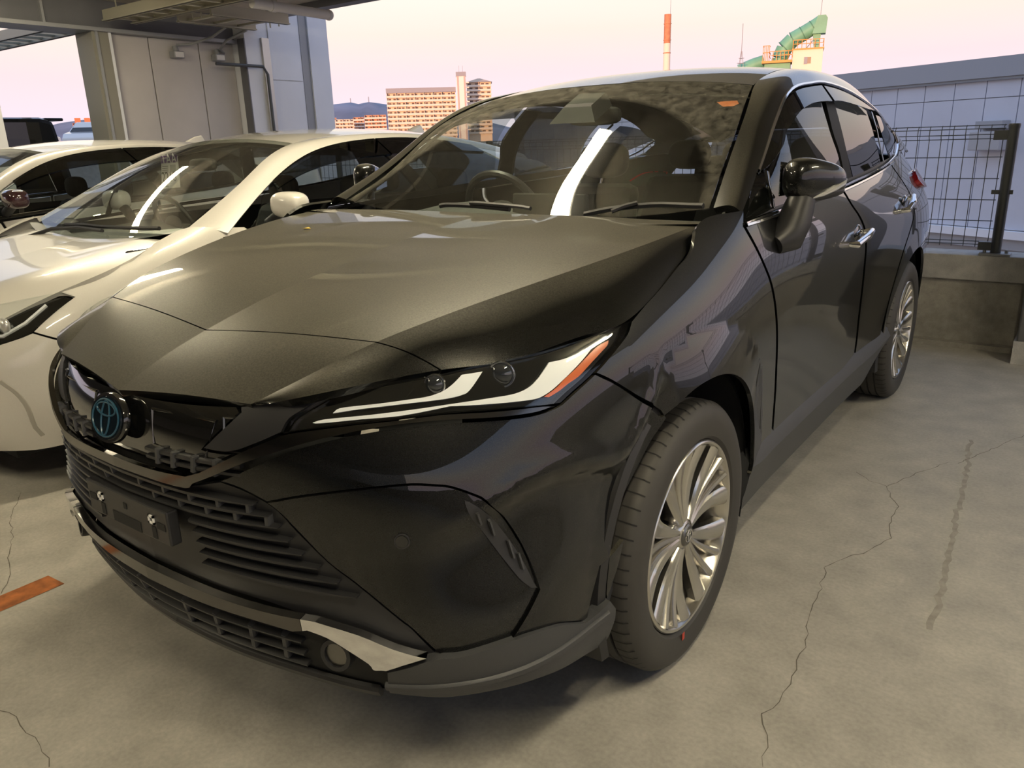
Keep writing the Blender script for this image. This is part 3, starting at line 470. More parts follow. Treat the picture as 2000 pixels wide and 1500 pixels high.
 'drl_upper': ('W', [[2.9977,0.8893],[3.0165,0.8923],[3.0353,0.8953],[3.0713,0.8978],[3.136,0.8993],[3.2178,0.9004],[3.2993,0.9013],[3.3744,0.9021],[3.4492,0.9029],[3.5239,0.9037],[3.5962,0.9046],[3.6684,0.9056],[3.7473,0.9066],[3.843,0.9078],[3.9454,0.9091],[4.0306,0.9103],[4.0857,0.9116],[4.1236,0.9128],[4.1594,0.9143],[4.197,0.9159],[4.2325,0.9177],[4.269,0.9202],[4.3078,0.9234],[4.3475,0.9271],[4.3868,0.9312],[4.4251,0.9356],[4.463,0.9402],[4.5009,0.9449],[4.7725,0.9467],[4.6994,0.9355],[4.6264,0.9243],[4.5661,0.9158],[4.5295,0.9116],[4.5057,0.9102],[4.4747,0.9091],[4.4274,0.9074],[4.3729,0.9061],[4.3177,0.9051],[4.2727,0.9044],[4.2271,0.9041],[4.1545,0.9036],[4.0385,0.9027],[3.8955,0.9017],[3.7482,0.9004],[3.5947,0.8988],[3.437,0.897],[3.3037,0.8952],[3.2069,0.8936],[3.1345,0.892],[3.0782,0.8908],[3.0406,0.8901],[3.0191,0.8897]]),
 'drl_lower': ('W', [[2.7763,0.8723],[2.8127,0.8743],[2.8491,0.8763],[2.9143,0.8782],[3.0262,0.8799],[3.1668,0.8814],[3.312,0.883],[3.4505,0.8846],[3.5935,0.8863],[3.7502,0.8881],[3.9313,0.8902],[4.126,0.8925],[4.3116,0.8944],[4.4833,0.8956],[4.6458,0.8964],[4.7905,0.8971],[4.9122,0.8974],[5.0161,0.8975],[5.108,0.8984],[5.1878,0.9003],[5.2556,0.9029],[5.3185,0.9063],[5.3771,0.9109],[5.4308,0.9164],[5.4845,0.9219],[5.6593,0.9438],[5.7274,0.9437],[5.7956,0.9437],[5.8682,0.9441],[5.9483,0.9454],[6.0329,0.9473],[6.1171,0.949],[6.1991,0.9504],[6.2808,0.9517],[6.3624,0.953],[6.2983,0.9473],[6.2341,0.9415],[6.1694,0.9359],[6.1033,0.9304],[6.0367,0.9251],[5.9718,0.92],[5.9099,0.9151],[5.8498,0.9104],[5.7894,0.9058],[5.7262,0.9009],[5.6628,0.896],[5.6046,0.8919],[5.5544,0.8887],[5.5094,0.8863],[5.4672,0.8844],[5.4308,0.883],[5.3972,0.8822],[5.3541,0.8819],[5.2963,0.882],[5.2291,0.8826],[5.1559,0.8833],[5.0884,0.8839],[5.0148,0.8846],[4.9034,0.8856],[4.7308,0.8871],[4.5204,0.8889],[4.31,0.8908],[4.1193,0.887],[3.9287,0.8832],[3.7517,0.8802],[3.598,0.8786],[3.4579,0.8779],[3.3158,0.8769],[3.1521,0.8749],[2.9864,0.8727],[2.8617,0.8713],[2.8059,0.8711],[2.7911,0.8717]]),
 'turn_signal': ('W', [[5.4933,0.8827],[5.5641,0.8868],[5.6349,0.8909],[5.6969,0.895],[5.7409,0.8988],[5.7761,0.9026],[5.8217,0.9068],[5.8875,0.9115],[5.9637,0.9166],[6.0402,0.9219],[6.1143,0.9276],[6.1887,0.9336],[6.2613,0.9391],[6.3308,0.9443],[6.3985,0.9491],[6.4665,0.9531],[6.5355,0.9556],[6.6048,0.9573],[6.6741,0.9589],[6.666,0.9561],[6.6579,0.9533],[6.6351,0.95],[6.5894,0.9461],[6.529,0.9418],[6.4646,0.9371],[6.3978,0.9321],[6.327,0.9268],[6.257,0.9214],[6.1892,0.9159],[6.1224,0.9103],[6.0582,0.9056],[5.9978,0.9023],[5.9402,0.8998],[5.8833,0.8972],[5.8264,0.8937],[5.7702,0.89],[5.7156,0.8867],[5.6631,0.8841],[5.6122,0.8819],[5.5612,0.8797]]),
 'front_fender': ('W', [[7.0388,0.9814],[7.1462,0.9903],[7.2537,0.9992],[7.3609,1.008],[7.4649,1.016],[7.5685,1.0239],[7.6803,1.0333],[7.8147,1.0462],[7.9571,1.0606],[8.072,1.0724],[8.1402,1.0793],[8.1808,1.0836],[8.2154,1.0879],[8.2492,1.0925],[8.2769,1.0971],[8.3044,1.1032],[8.3359,1.1126],[8.3672,1.1235],[8.3909,1.1323],[8.4022,1.1369],[8.4059,1.1392],[8.4096,1.1416],[8.4577,1.1487],[8.5058,1.1558],[8.5611,1.1616],[8.6188,1.1654],[8.6837,1.1679],[8.7773,1.1695],[8.9165,1.1701],[9.0843,1.1698],[9.2522,1.1695],[9.1477,1.1291],[9.1573,1.1227],[9.167,1.1163],[9.1909,1.1034],[9.2398,1.0792],[9.3029,1.0485],[9.3626,1.0199],[9.4113,0.9979],[9.4566,0.978],[9.5026,0.9551],[9.5501,0.9278],[9.5985,0.8975],[9.65,0.8633],[9.707,0.8249],[9.7671,0.7828],[9.8264,0.7375],[9.8882,0.6873],[9.9491,0.6339],[9.9952,0.5834],[10.0193,0.5372],[10.0286,0.4939],[10.031,0.4548],[10.0269,0.4219],[10.0158,0.3934],[10.0048,0.3648],[9.8762,0.386],[9.7476,0.4072],[9.6402,0.42],[9.567,0.4187],[9.515,0.4091],[9.4661,0.4],[9.4153,0.3946],[9.3676,0.3898],[9.32,0.385],[9.327,0.3833],[9.334,0.3817],[9.3377,0.3849],[9.3365,0.3964],[9.3321,0.4127],[9.3261,0.429],[9.3191,0.4435],[9.3105,0.458],[9.3003,0.4724],[9.2887,0.4866],[9.2754,0.5007],[9.2606,0.5147],[9.2443,0.5285],[9.2264,0.5421],[9.2071,0.5555],[9.1863,0.5686],[9.164,0.5816],[9.1403,0.5943],[9.1152,0.6067],[9.0888,0.6188],[9.0611,0.6307],[9.0322,0.6422],[9.0021,0.6534],[8.971,0.6643],[8.9388,0.6748],[8.9056,0.685],[8.8715,0.6948],[8.8364,0.7042],[8.8004,0.7132],[8.7635,0.7218],[8.7258,0.73],[8.6872,0.7377],[8.6479,0.7451],[8.6077,0.7519],[8.5668,0.7584],[8.5252,0.7643],[8.4828,0.7698],[8.4398,0.7748],[8.3962,0.7794],[8.3519,0.7834],[8.307,0.787],[8.2616,0.7901],[8.2156,0.7927],[8.1691,0.7947],[8.1221,0.7963],[8.0746,0.7974],[8.0266,0.7979],[7.9782,0.798],[7.9294,0.7975],[7.8802,0.7965],[7.8306,0.7951],[7.7807,0.7931],[7.7304,0.7906],[7.68,0.7876],[7.6295,0.7842],[7.5787,0.7802],[7.5276,0.7757],[7.4763,0.7708],[7.4247,0.7654],[7.3725,0.7595],[7.3191,0.7532],[7.2651,0.7464],[7.2117,0.7392],[7.159,0.7315],[7.107,0.7234],[7.0563,0.7148],[7.0072,0.7059],[6.9594,0.6966],[6.9133,0.6869],[6.8686,0.6768],[6.8257,0.6663],[6.7852,0.6555],[6.7472,0.6444],[6.7117,0.6329],[6.6794,0.6211],[6.6217,0.6014],[6.5671,0.5814],[6.6021,0.584],[6.7853,0.6243],[7.0581,0.6871],[7.3309,0.7499],[7.3138,0.7594],[7.2967,0.7688],[7.2245,0.7836],[7.0515,0.8088],[6.8235,0.8393],[6.6219,0.865],[6.4829,0.881],[6.3703,0.8922],[6.2578,0.9033],[6.4054,0.9155],[6.5531,0.9277],[6.6798,0.9384],[6.7757,0.9464],[6.8507,0.9529],[6.9136,0.9595],[6.9634,0.9667],[7.0011,0.9741]]),
 'front_door': ('W', [[9.1841,1.128],[9.4417,1.1321],[9.6994,1.1362],[9.9427,1.1399],[10.1532,1.143],[10.3495,1.1458],[10.5725,1.1488],[10.8449,1.1524],[11.144,1.1561],[11.4432,1.1599],[11.4368,1.1583],[11.4624,1.1405],[11.488,1.1227],[11.523,1.105],[11.5745,1.0875],[11.6353,1.0702],[11.6935,1.0522],[11.7477,1.0335],[11.7993,1.0141],[11.84,0.9942],[11.8643,0.9744],[11.8778,0.954],[11.8889,0.9312],[11.8976,0.9058],[11.904,0.8781],[11.9171,0.8472],[11.9424,0.8119],[11.9744,0.7734],[12.0053,0.7345],[12.033,0.6951],[12.0595,0.6553],[12.0836,0.6178],[12.1055,0.5835],[12.125,0.5516],[12.1394,0.522],[12.1462,0.4956],[12.1478,0.4716],[12.1495,0.4476],[12.0075,0.4383],[11.8654,0.4289],[11.7094,0.4192],[11.5274,0.4086],[11.3315,0.3977],[11.1444,0.3878],[10.9815,0.3791],[10.8275,0.3715],[10.6589,0.366],[10.4629,0.3635],[10.2522,0.3632],[10.0416,0.3629],[10.0532,0.3902],[10.0649,0.4174],[10.0699,0.4494],[10.0687,0.4882],[10.0609,0.5318],[10.0382,0.5782],[9.9935,0.629],[9.9339,0.6826],[9.8727,0.7332],[9.8128,0.7789],[9.7514,0.8216],[9.6929,0.8604],[9.6397,0.8949],[9.5895,0.9255],[9.5402,0.9531],[9.4923,0.9763],[9.4453,0.9963],[9.3958,1.0185],[9.3373,1.0472],[9.2763,1.0779],[9.2288,1.1022],[9.2049,1.1151],[9.1945,1.1216]]),
 'rear_door': ('W', [[11.4903,1.1603],[11.7192,1.1652],[11.9481,1.1701],[12.1926,1.1754],[12.4662,1.1808],[12.7554,1.1866],[13.0344,1.1933],[13.2914,1.2016],[13.5382,1.2108],[13.785,1.2201],[13.6229,1.22],[13.6788,1.1793],[13.7346,1.1385],[13.7735,1.1],[13.7898,1.0644],[13.7892,1.0311],[13.7716,1.0],[13.7344,0.9726],[13.6802,0.9474],[13.6175,0.92],[13.5435,0.8889],[13.4609,0.8556],[13.3868,0.82],[13.3276,0.7826],[13.2769,0.743],[13.2326,0.7],[13.1947,0.6511],[13.1632,0.5989],[13.136,0.55],[13.1137,0.5078],[13.0958,0.4689],[13.0779,0.43],[12.9177,0.4335],[12.7575,0.437],[12.6051,0.44],[12.4659,0.4423],[12.3346,0.4442],[12.2033,0.446],[12.2036,0.4683],[12.2039,0.4905],[12.1985,0.5157],[12.1844,0.5451],[12.1646,0.5775],[12.1423,0.6122],[12.1183,0.6499],[12.0918,0.69],[12.0639,0.7297],[12.0324,0.7689],[11.9996,0.8077],[11.9733,0.8433],[11.9591,0.8745],[11.9515,0.9025],[11.9418,0.9282],[11.93,0.9511],[11.916,0.9717],[11.8911,0.9917],[11.8495,1.0117],[11.797,1.0312],[11.7416,1.0501],[11.6813,1.0681],[11.6181,1.0855],[11.5661,1.1033],[11.5334,1.122],[11.5119,1.1412]]),
 'rear_fender': ('W', [[13.6611,1.225],[13.752,1.2335],[13.8428,1.242],[13.9629,1.25],[14.129,1.2578],[14.3243,1.265],[14.5282,1.27],[14.7292,1.2741],[14.9388,1.2759],[15.1694,1.27],[15.4322,1.2519],[15.7161,1.2259],[16.0,1.2],[15.8084,1.1333],[15.6168,1.0667],[15.4625,1.0],[15.3708,0.9311],[15.3164,0.8622],[15.2608,0.8],[15.1908,0.7489],[15.1197,0.7044],[15.0486,0.66],[14.9122,0.648],[14.7758,0.636],[14.6727,0.6317],[14.6254,0.6402],[14.6113,0.6563],[14.5963,0.6719],[14.5688,0.6843],[14.5404,0.6961],[14.5113,0.7073],[14.4814,0.7179],[14.4508,0.7279],[14.4197,0.7373],[14.388,0.746],[14.3557,0.754],[14.323,0.7614],[14.2899,0.768],[14.2565,0.774],[14.2227,0.7792],[14.1887,0.7837],[14.1545,0.7874],[14.1202,0.7904],[14.0857,0.7927],[14.0511,0.7942],[14.0165,0.7949],[13.982,0.7949],[13.9475,0.7941],[13.9131,0.7926],[13.8789,0.7903],[13.845,0.7873],[13.8113,0.7835],[13.778,0.779],[13.7451,0.7737],[13.7127,0.7677],[13.6808,0.7611],[13.6494,0.7537],[13.6187,0.7456],[13.5886,0.7369],[13.5593,0.7275],[13.5307,0.7175],[13.503,0.7068],[13.4761,0.6956],[13.4502,0.6837],[13.4253,0.6714],[13.4013,0.6584],[13.3785,0.645],[13.3567,0.631],[13.3361,0.6166],[13.3167,0.6018],[13.2985,0.5866],[13.2815,0.5709],[13.2658,0.5549],[13.2515,0.5386],[13.2384,0.5219],[13.2268,0.505],[13.2165,0.4879],[13.2076,0.4705],[13.2002,0.453],[13.1946,0.4353],[13.1905,0.4175],[13.1864,0.3996],[13.1554,0.43],[13.1589,0.4689],[13.1625,0.5078],[13.1746,0.55],[13.1989,0.5989],[13.2318,0.6511],[13.2711,0.7],[13.3154,0.743],[13.3661,0.7826],[13.4252,0.82],[13.4992,0.8556],[13.5818,0.8889],[13.6558,0.92],[13.7184,0.9474],[13.7725,0.9726],[13.8097,1.0],[13.8272,1.0309],[13.8278,1.0641],[13.8115,1.1],[13.7726,1.1398],[13.7169,1.1824]]),
 'rear_bumper': ('W', [[15.0485,0.65],[15.1204,0.6959],[15.1923,0.7419],[15.2603,0.79],[15.3219,0.8419],[15.3796,0.8959],[15.4373,0.95],[15.8457,0.9396],[16.2541,0.9293],[16.6,0.92],[16.8343,0.9119],[17.006,0.9048],[17.2,0.9],[17.4519,0.8985],[17.7259,0.8993],[18.0,0.9],[18.0,0.3],[17.682,0.3],[17.364,0.3],[17.0,0.3],[16.5324,0.2989],[16.0188,0.2978],[15.5865,0.3],[15.3049,0.3078],[15.1045,0.3189],[14.9041,0.33],[14.8592,0.3109],[14.8631,0.327],[14.8671,0.3432],[14.8695,0.3594],[14.87,0.3756],[14.869,0.3919],[14.8666,0.4081],[14.8627,0.4242],[14.8575,0.4403],[14.8509,0.4563],[14.8429,0.4721],[14.8335,0.4878],[14.8229,0.5033],[14.811,0.5187],[14.7978,0.5338],[14.7834,0.5487],[14.7677,0.5633],[14.7509,0.5776],[14.733,0.5916],[14.7136,0.6052],[14.6932,0.6184],[14.6727,0.6317]]),
 'tailgate': ('W', [[18.0,0.91],[17.7222,0.9093],[17.4444,0.9085],[17.2,0.91],[17.0111,0.9152],[16.8556,0.9226],[16.7,0.93],[16.7,0.9522],[16.7,0.9744],[16.7,1.0],[16.7037,1.0296],[16.7074,1.0626],[16.7,1.1],[16.6741,1.1437],[16.637,1.1919],[16.6,1.24],[16.7926,1.2433],[16.9852,1.2467],[17.2,1.25],[17.4519,1.2533],[17.7259,1.2567],[18.0,1.26]]),
 'tail_lamp': ('W', [[14.4558,1.11],[14.5117,1.1244],[14.5675,1.1389],[14.6373,1.15],[14.7173,1.1563],[14.8113,1.1593],[14.9441,1.16],[15.137,1.1581],[15.3686,1.1541],[15.6003,1.15],[15.5002,1.05],[15.2775,1.053],[15.0549,1.0559],[14.8719,1.06],[14.7504,1.0656],[14.6685,1.0722],[14.6007,1.08],[14.5431,1.0893],[14.4994,1.0996]]),
 'quarter_glass': ('GS', [[0.8302,1.0574],[1.2104,0.7723],[1.2043,0.665],[1.1982,0.5577],[1.2112,0.4468],[1.2563,0.33],[1.3205,0.2095],[1.3847,0.0891],[1.0827,0.1179],[0.7806,0.1466],[0.5385,0.1758],[0.3963,0.2056],[0.314,0.2357],[0.2317,0.2658],[0.2772,0.5115],[0.3227,0.7572],[0.3978,0.9408],[0.5222,1.0211],[0.6762,1.0393]]),
 'front_glass': ('GS', [[1.3548,0.7204],[1.5336,0.7212],[1.7124,0.722],[1.9092,0.7317],[2.1236,0.757],[2.3559,0.7913],[2.6256,0.823],[2.9599,0.849],[3.3314,0.8725],[3.6774,0.8912],[3.9635,0.9035],[4.224,0.911],[4.4989,0.9164],[4.8065,0.9195],[5.1286,0.9204],[5.4507,0.9213],[5.3531,0.8745],[5.2554,0.8277],[5.1704,0.768],[5.0963,0.684],[5.0349,0.587],[5.0036,0.4978],[5.0212,0.4257],[5.069,0.3613],[5.1092,0.2977],[5.1287,0.2291],[5.1405,0.1612],[5.1461,0.1044],[5.1439,0.0656],[5.1355,0.0378],[5.1272,0.01],[4.7203,0.0089],[4.3134,0.0077],[3.8012,0.0129],[3.1134,0.0287],[2.3202,0.0508],[1.527,0.0729],[1.4625,0.1784],[1.398,0.2838],[1.3531,0.3906],[1.3406,0.4997],[1.3477,0.61]]),
 'rear_glass': ('GS', [[6.0924,0.8701],[6.306,0.8779],[6.5196,0.8857],[6.7724,0.8828],[7.0908,0.8619],[7.4484,0.8302],[7.806,0.7985],[7.7602,0.7352],[7.7145,0.6718],[7.6737,0.6017],[7.6374,0.5214],[7.6059,0.4344],[7.5861,0.3444],[7.5838,0.2518],[7.5931,0.1562],[7.6024,0.0606],[7.2553,0.0537],[6.9082,0.0468],[6.5952,0.0414],[6.339,0.0384],[6.1169,0.0369],[5.8948,0.0354],[5.8512,0.131],[5.8076,0.2266],[5.7855,0.3189],[5.7943,0.4042],[5.8246,0.4862],[5.8702,0.573],[5.934,0.6688],[6.0132,0.7694]]),
 'rear_quarter_glass': ('GS', [[8.4544,0.8511],[8.9387,0.9498],[9.4229,1.0484],[9.8099,1.1],[10.0351,1.0731],[10.1631,0.9992],[10.2911,0.9253],[10.1095,0.7682],[9.928,0.6112],[9.7378,0.4761],[9.5343,0.3729],[9.3221,0.2916],[9.1069,0.2251],[8.8897,0.1758],[8.6696,0.1412],[8.4494,0.1066],[8.37,0.2253],[8.2906,0.344],[8.255,0.4657],[8.2923,0.5922],[8.3734,0.7216]]),
 'visor_front': ('GS', [[0.8607,1.0625],[0.8916,1.0279],[0.9225,0.9932],[1.0252,0.97],[1.2431,0.9658],[1.5327,0.9731],[1.836,0.9805],[2.1536,0.985],[2.4848,0.9896],[2.7695,0.9923],[2.9725,0.9919],[3.1289,0.9895],[3.2838,0.9862],[3.4538,0.9815],[3.6223,0.9759],[3.7842,0.9717],[3.9345,0.9702],[4.0782,0.9701],[4.2262,0.9699],[4.367,0.969],[4.5121,0.9679],[4.7069,0.9667],[4.983,0.9654],[5.3087,0.964],[5.6345,0.9626],[5.5075,0.7652],[5.1679,0.7742],[4.8283,0.7831],[4.532,0.7893],[4.3093,0.7907],[4.1299,0.7892],[3.9458,0.7882],[3.7348,0.7887],[3.519,0.7895],[3.3171,0.7905],[3.1339,0.7914],[2.9646,0.7924],[2.813,0.7943],[2.6864,0.7976],[2.5775,0.8019],[2.4686,0.8062],[2.3028,0.7831],[2.137,0.76],[1.9638,0.7474],[1.7697,0.7499],[1.5683,0.763],[1.3924,0.7837],[1.256,0.8112],[1.1451,0.8464],[1.051,0.8891],[0.9764,0.9419],[0.9185,1.0022]]),
 'visor_rear': ('GS', [[5.7586,0.9579],[6.0864,0.9526],[6.4142,0.9473],[6.7266,0.9369],[7.0257,0.9186],[7.3094,0.8951],[7.556,0.8703],[7.7462,0.8447],[7.8994,0.8177],[8.0526,0.7907],[7.4725,0.7309],[7.2365,0.7365],[7.0004,0.742],[6.7772,0.7478],[6.5732,0.7546],[6.3819,0.7617],[6.1965,0.7668],[6.0166,0.7686],[5.8424,0.7685],[5.6683,0.7684]]),
 'pillar_b': ('GS', [[5.6296,0.9088],[6.1348,0.8884],[6.0399,0.781],[5.945,0.6736],[5.8702,0.573],[5.8239,0.4847],[5.7977,0.4032],[5.7855,0.3189],[5.7902,0.2277],[5.809,0.1336],[5.8277,0.0395],[5.2465,0.0369],[5.2514,0.1218],[5.2563,0.2067],[5.2522,0.2911],[5.2135,0.3703],[5.1658,0.4489],[5.1769,0.5406],[5.2887,0.6546],[5.4591,0.7817]]),
 'window_molding': ('strip', 'GS', [[0.9908,0.9884],[1.3244,0.9934],[1.6579,0.9984],[1.9959,1.0013],[2.3436,1.0006],[2.6956,0.9978],[3.0403,0.996],[3.3894,0.9965],[3.7311,0.9979],[4.0183,0.9994],[4.2167,1.0013],[4.3606,1.0034],[4.5055,1.0045],[4.6527,1.0036],[4.801,1.0017],[5.0023,1.0009],[5.2886,1.0024],[5.6278,1.005],[5.976,1.0074],[6.3251,1.0092],[6.6832,1.0108],[7.0303,1.0111],[7.3501,1.0073],[7.659,1.0023],[7.9858,1.0039],[8.3436,1.0174],[8.7193,1.0374],[9.1035,1.0565],[9.543,1.0902],[9.991,1.1229],[10.2973,1.1],[10.3697,0.9808],[10.3004,0.8059],[10.2167,0.643],[10.1676,0.5135],[10.1041,0.3959],[10.0062,0.2929],[9.859,0.2043],[9.6774,0.1303],[9.4864,0.0751],[9.3021,0.0455],[9.1085,0.0346],[8.8827,0.0262],[8.6316,0.0145],[8.3483,0.0052],[7.9898,-0.0012],[7.5136,-0.0039],[6.9622,-0.0037],[6.4199,-0.0032],[5.9247,-0.0033],[5.4384,-0.003],[4.9318,-0.0022],[4.3815,-0.0004],[3.8109,0.002],[3.26,0.0034],[2.7479,0.002],[2.2556,-0.0002],[1.7663,0.0005],[1.2752,0.0064],[0.7871,0.0152],[0.2989,0.0239]]),
 'belt_molding': ('strip', 'W', [[9.187,1.1293],[9.4425,1.1325],[9.6981,1.1356],[9.9395,1.1385],[10.1494,1.141],[10.3452,1.1432],[10.5648,1.1459],[10.8312,1.1493],[11.1213,1.1532],[11.4038,1.1574],[11.663,1.1618],[11.9146,1.1665],[12.1748,1.1718],[12.4547,1.1777],[12.7431,1.1841],[13.0233,1.1913],[13.2868,1.1995],[13.5421,1.2084],[13.7974,1.2174]]),
 'wiper_left': ('path', 'WS', [[0.1094,0.1187],[0.0494,0.1361],[-0.0105,0.1535],[-0.071,0.1678],[-0.1378,0.1788],[-0.2051,0.1867],[-0.2566,0.1892],[-0.2816,0.1838],[-0.2908,0.1731],[-0.3,0.1623]]),
 'wiper_left2': ('path', 'WS', [[0.2325,0.073],[0.214,0.086],[0.1956,0.099],[0.1651,0.1131],[0.1115,0.1304],[0.0458,0.1487],[-0.0116,0.1628],[-0.0513,0.1697],[-0.0826,0.1725],[-0.114,0.1752]]),
 'wiper_right': ('path', 'WS', [[0.9755,-0.1],[0.9201,-0.0284],[0.8647,0.0433],[0.8123,0.0951],[0.7632,0.1157],[0.7171,0.1165],[0.676,0.112],[0.6422,0.1073],[0.6134,0.0972],[0.5846,0.0812],[0.5542,0.0571],[0.5238,0.027],[0.4934,-0.003]]),
 'wiper_right2': ('path', 'WS', [[0.6208,-0.0439],[0.6657,0.0568],[0.7146,0.1089]]),
 'sticker': ('path', 'WS', [[0.8333,3.1669],[0.885,3.2159],[0.9373,3.249],[0.9519,3.1147],[0.9283,3.0031],[0.8768,2.9809]]),
 'divider_front': ('path', 'GS', [[1.2874,0.7517],[1.3053,0.4083],[1.4558,0.0692]]),
 'divider_rear': ('path', 'GS', [[8.2086,0.8323],[7.9678,0.5047],[7.8341,0.1697],[7.8646,0.0535]]),
 'handle_front': ('path', 'W', [[11.3956,0.9638],[11.6418,0.9808],[11.8399,0.9902]]),
 'handle_rear': ('path', 'W', [[13.2571,1.0107],[13.4316,1.0316],[13.622,1.0529]]),
 'sensor': ('path', 'W', [[3.6761,0.6459]]),
 'fog': ('path', 'W', [[2.6513,0.3836]]),
 'pl': ('path', 'W', [[4.1573,0.9323],[5.0185,0.9383]]),
 'rear_pillar': ('GS', [[10.3,1.0],[10.42,0.64],[10.25,0.23],[9.8,0],[9.5,-0.02],[10.5,-0.02],[12,-0.02],[12,1],[11,1]]),
 'p_lamp': ('PW', [[2.5893,0.805],[2.7797,0.811],[2.9702,0.8171],[3.1527,0.8225],[3.3303,0.8273],[3.5,0.8315],[3.6448,0.8335],[3.7557,0.8327],[3.8418,0.8297],[3.9136,0.826],[3.97,0.8216],[4.0123,0.8164],[4.0545,0.8112],[4.0327,0.8021],[4.0108,0.7931],[3.9735,0.7829],[3.9121,0.7707],[3.8352,0.7575],[3.7529,0.7441],[3.668,0.7306],[3.5778,0.717],[3.4844,0.705],[3.387,0.6952],[3.2864,0.6871],[3.1863,0.6803],[3.0883,0.6754],[2.9909,0.6718],[2.8934,0.6682],[2.2,0.655],[1.75,0.665],[1.85,0.72],[2.2,0.775]]),
 'p_seam': ('path', 'PW', [[3.5066,0.695],[3.5983,0.6884],[3.6901,0.6818],[3.7808,0.6745],[3.8693,0.6663],[3.9568,0.6575],[4.0464,0.6477],[4.1398,0.6368],[4.2354,0.625],[4.3309,0.6132]]),
 'p_vent': ('path', 'PW', [[2.9446,0.5222],[3.0442,0.5048],[3.1438,0.4874],[3.2299,0.4686],[3.2983,0.4481],[3.3531,0.4262],[3.3937,0.4018],[3.415,0.3736],[3.4221,0.343],[3.4292,0.3124]]),
 'p_wiper1': ('path', 'PWS', [[-0.7456,-0.0547],[-0.447,0.1454],[-0.1186,0.1721],[0.2232,0.1291]]),
 'p_wiper2': ('path', 'PWS', [[-0.339,0.2335],[-0.0939,0.2362],[0.1329,0.2158],[0.5056,0.1683],[0.8003,0.0539]]),
 'p_tag': ('pts', '', [[-2.9025,1.8,1.351],[-2.7272,1.8,1.357],[-2.7475,1.8,1.1731],[-2.9484,1.8,1.1626]]),
}
CRACKS = [[(1.296, 2.775), (1.2, 2.567), (1.125, 2.37), (1.156, 2.276), (1.197, 2.196), (1.202, 2.06), (1.225, 1.927), (1.19, 1.797), (1.131, 1.697), (1.096, 1.595), (1.116, 1.461), (1.13, 1.304), (1.158, 1.172), (1.168, 1.069), (1.183, 0.954), (1.174, 0.878), (1.158, 0.811), (1.194, 0.742), (1.216, 0.643)], [(1.125, 2.37), (1.06, 2.387), (0.989, 2.452)], [(-1.89, 0.38), (-1.674, 0.247), (-1.475, 0.176), (-1.323, 0.094), (-1.159, 0.038), (-1.079, -0.022)], [(-0.47, -0.267), (-0.404, -0.257), (-0.322, -0.267), (-0.243, -0.266), (-0.15, -0.288)], [(1.324, 2.772), (1.414, 2.999), (1.528, 3.292)]]
JOINT = [(1.335, 3.096), (1.369, 2.642), (1.39, 2.244), (1.411, 1.9), (1.429, 1.633), (1.432, 1.413)]

# ------------------------------------------------------------------ the parking deck
def concrete(name, col, sc=1.2, amt=.18, rough=.75, c2=None, bump=.25, floor=False):
    m = M(name, col, rough); n = m.node_tree.nodes; l = m.node_tree.links; b = n['Principled BSDF']
    t = n.new('ShaderNodeTexCoord'); o = t.outputs['Object']
    z1 = n.new('ShaderNodeTexNoise'); z1.inputs['Scale'].default_value = sc; z1.inputs['Detail'].default_value = 8; z1.inputs['Roughness'].default_value = .62; l.new(o, z1.inputs[0])
    z2 = n.new('ShaderNodeTexNoise'); z2.inputs['Scale'].default_value = sc * 14; z2.inputs['Detail'].default_value = 6; l.new(o, z2.inputs[0])
    z3 = n.new('ShaderNodeTexNoise'); z3.inputs['Scale'].default_value = sc * 150; z3.inputs['Detail'].default_value = 2; l.new(o, z3.inputs[0])
    r = n.new('ShaderNodeValToRGB'); e = r.color_ramp.elements; e[0].position = .3; e[1].position = .7; e[0].color = (*[c * (1 - amt) for c in col], 1); e[1].color = (*(c2 or [min(1, c * (1 + amt)) for c in col]), 1); l.new(z1.outputs['Fac'], r.inputs[0])
    mx = n.new('ShaderNodeMixRGB'); mx.blend_type = 'OVERLAY'; mx.inputs[0].default_value = .35; l.new(r.outputs[0], mx.inputs[1]); l.new(z2.outputs['Fac'], mx.inputs[2])
    m2 = n.new('ShaderNodeMixRGB'); m2.blend_type = 'OVERLAY'; m2.inputs[0].default_value = .22; l.new(mx.outputs[0], m2.inputs[1]); l.new(z3.outputs['Fac'], m2.inputs[2]); l.new(m2.outputs[0], b.inputs['Base Color'])
    bm = n.new('ShaderNodeBump'); bm.inputs['Strength'].default_value = bump; bm.inputs['Distance'].default_value = .004; l.new(z3.outputs['Fac'], bm.inputs['Height']); l.new(bm.outputs[0], b.inputs['Normal'])
    if floor:
        rr = n.new('ShaderNodeMapRange'); rr.inputs['To Min'].default_value = .42; rr.inputs['To Max'].default_value = .72; l.new(z2.outputs['Fac'], rr.inputs['Value']); l.new(rr.outputs[0], b.inputs['Roughness'])
    return m
FLOOR = concrete('concrete floor', (.385, .365, .325), .55, .16, .6, bump=.18, floor=True)
WALLC = concrete('poured concrete', (.33, .31, .275), 1.6, .3, .85)
COPE = concrete('painted coping', (.40, .39, .375), 1.2, .10, .7)
CEIL = concrete('ceiling deck', (.40, .37, .30), .8, .12, .8)
PANEL = M('beige wall panel', (.44, .415, .395), .5, noise=(2.5, .05)); WPANEL = M('pale metal panel', (.62, .63, .66), .45, noise=(2, .04)); STEEL = M('dark beam paint', (.115, .115, .125), .5, noise=(2, .12)); STEELG = M('grey steel', (.26, .265, .275), .45, .2); OLIVE = M('galvanised tray', (.42, .40, .32), .4, .5); DGREY = M('dark grey steel', (.055, .06, .065), .4); PVC = M('grey pipe', (.55, .54, .53), .45)
def struct(o, label=None):
    o['kind'] = 'structure'
    if label: o['label'] = label
    return o
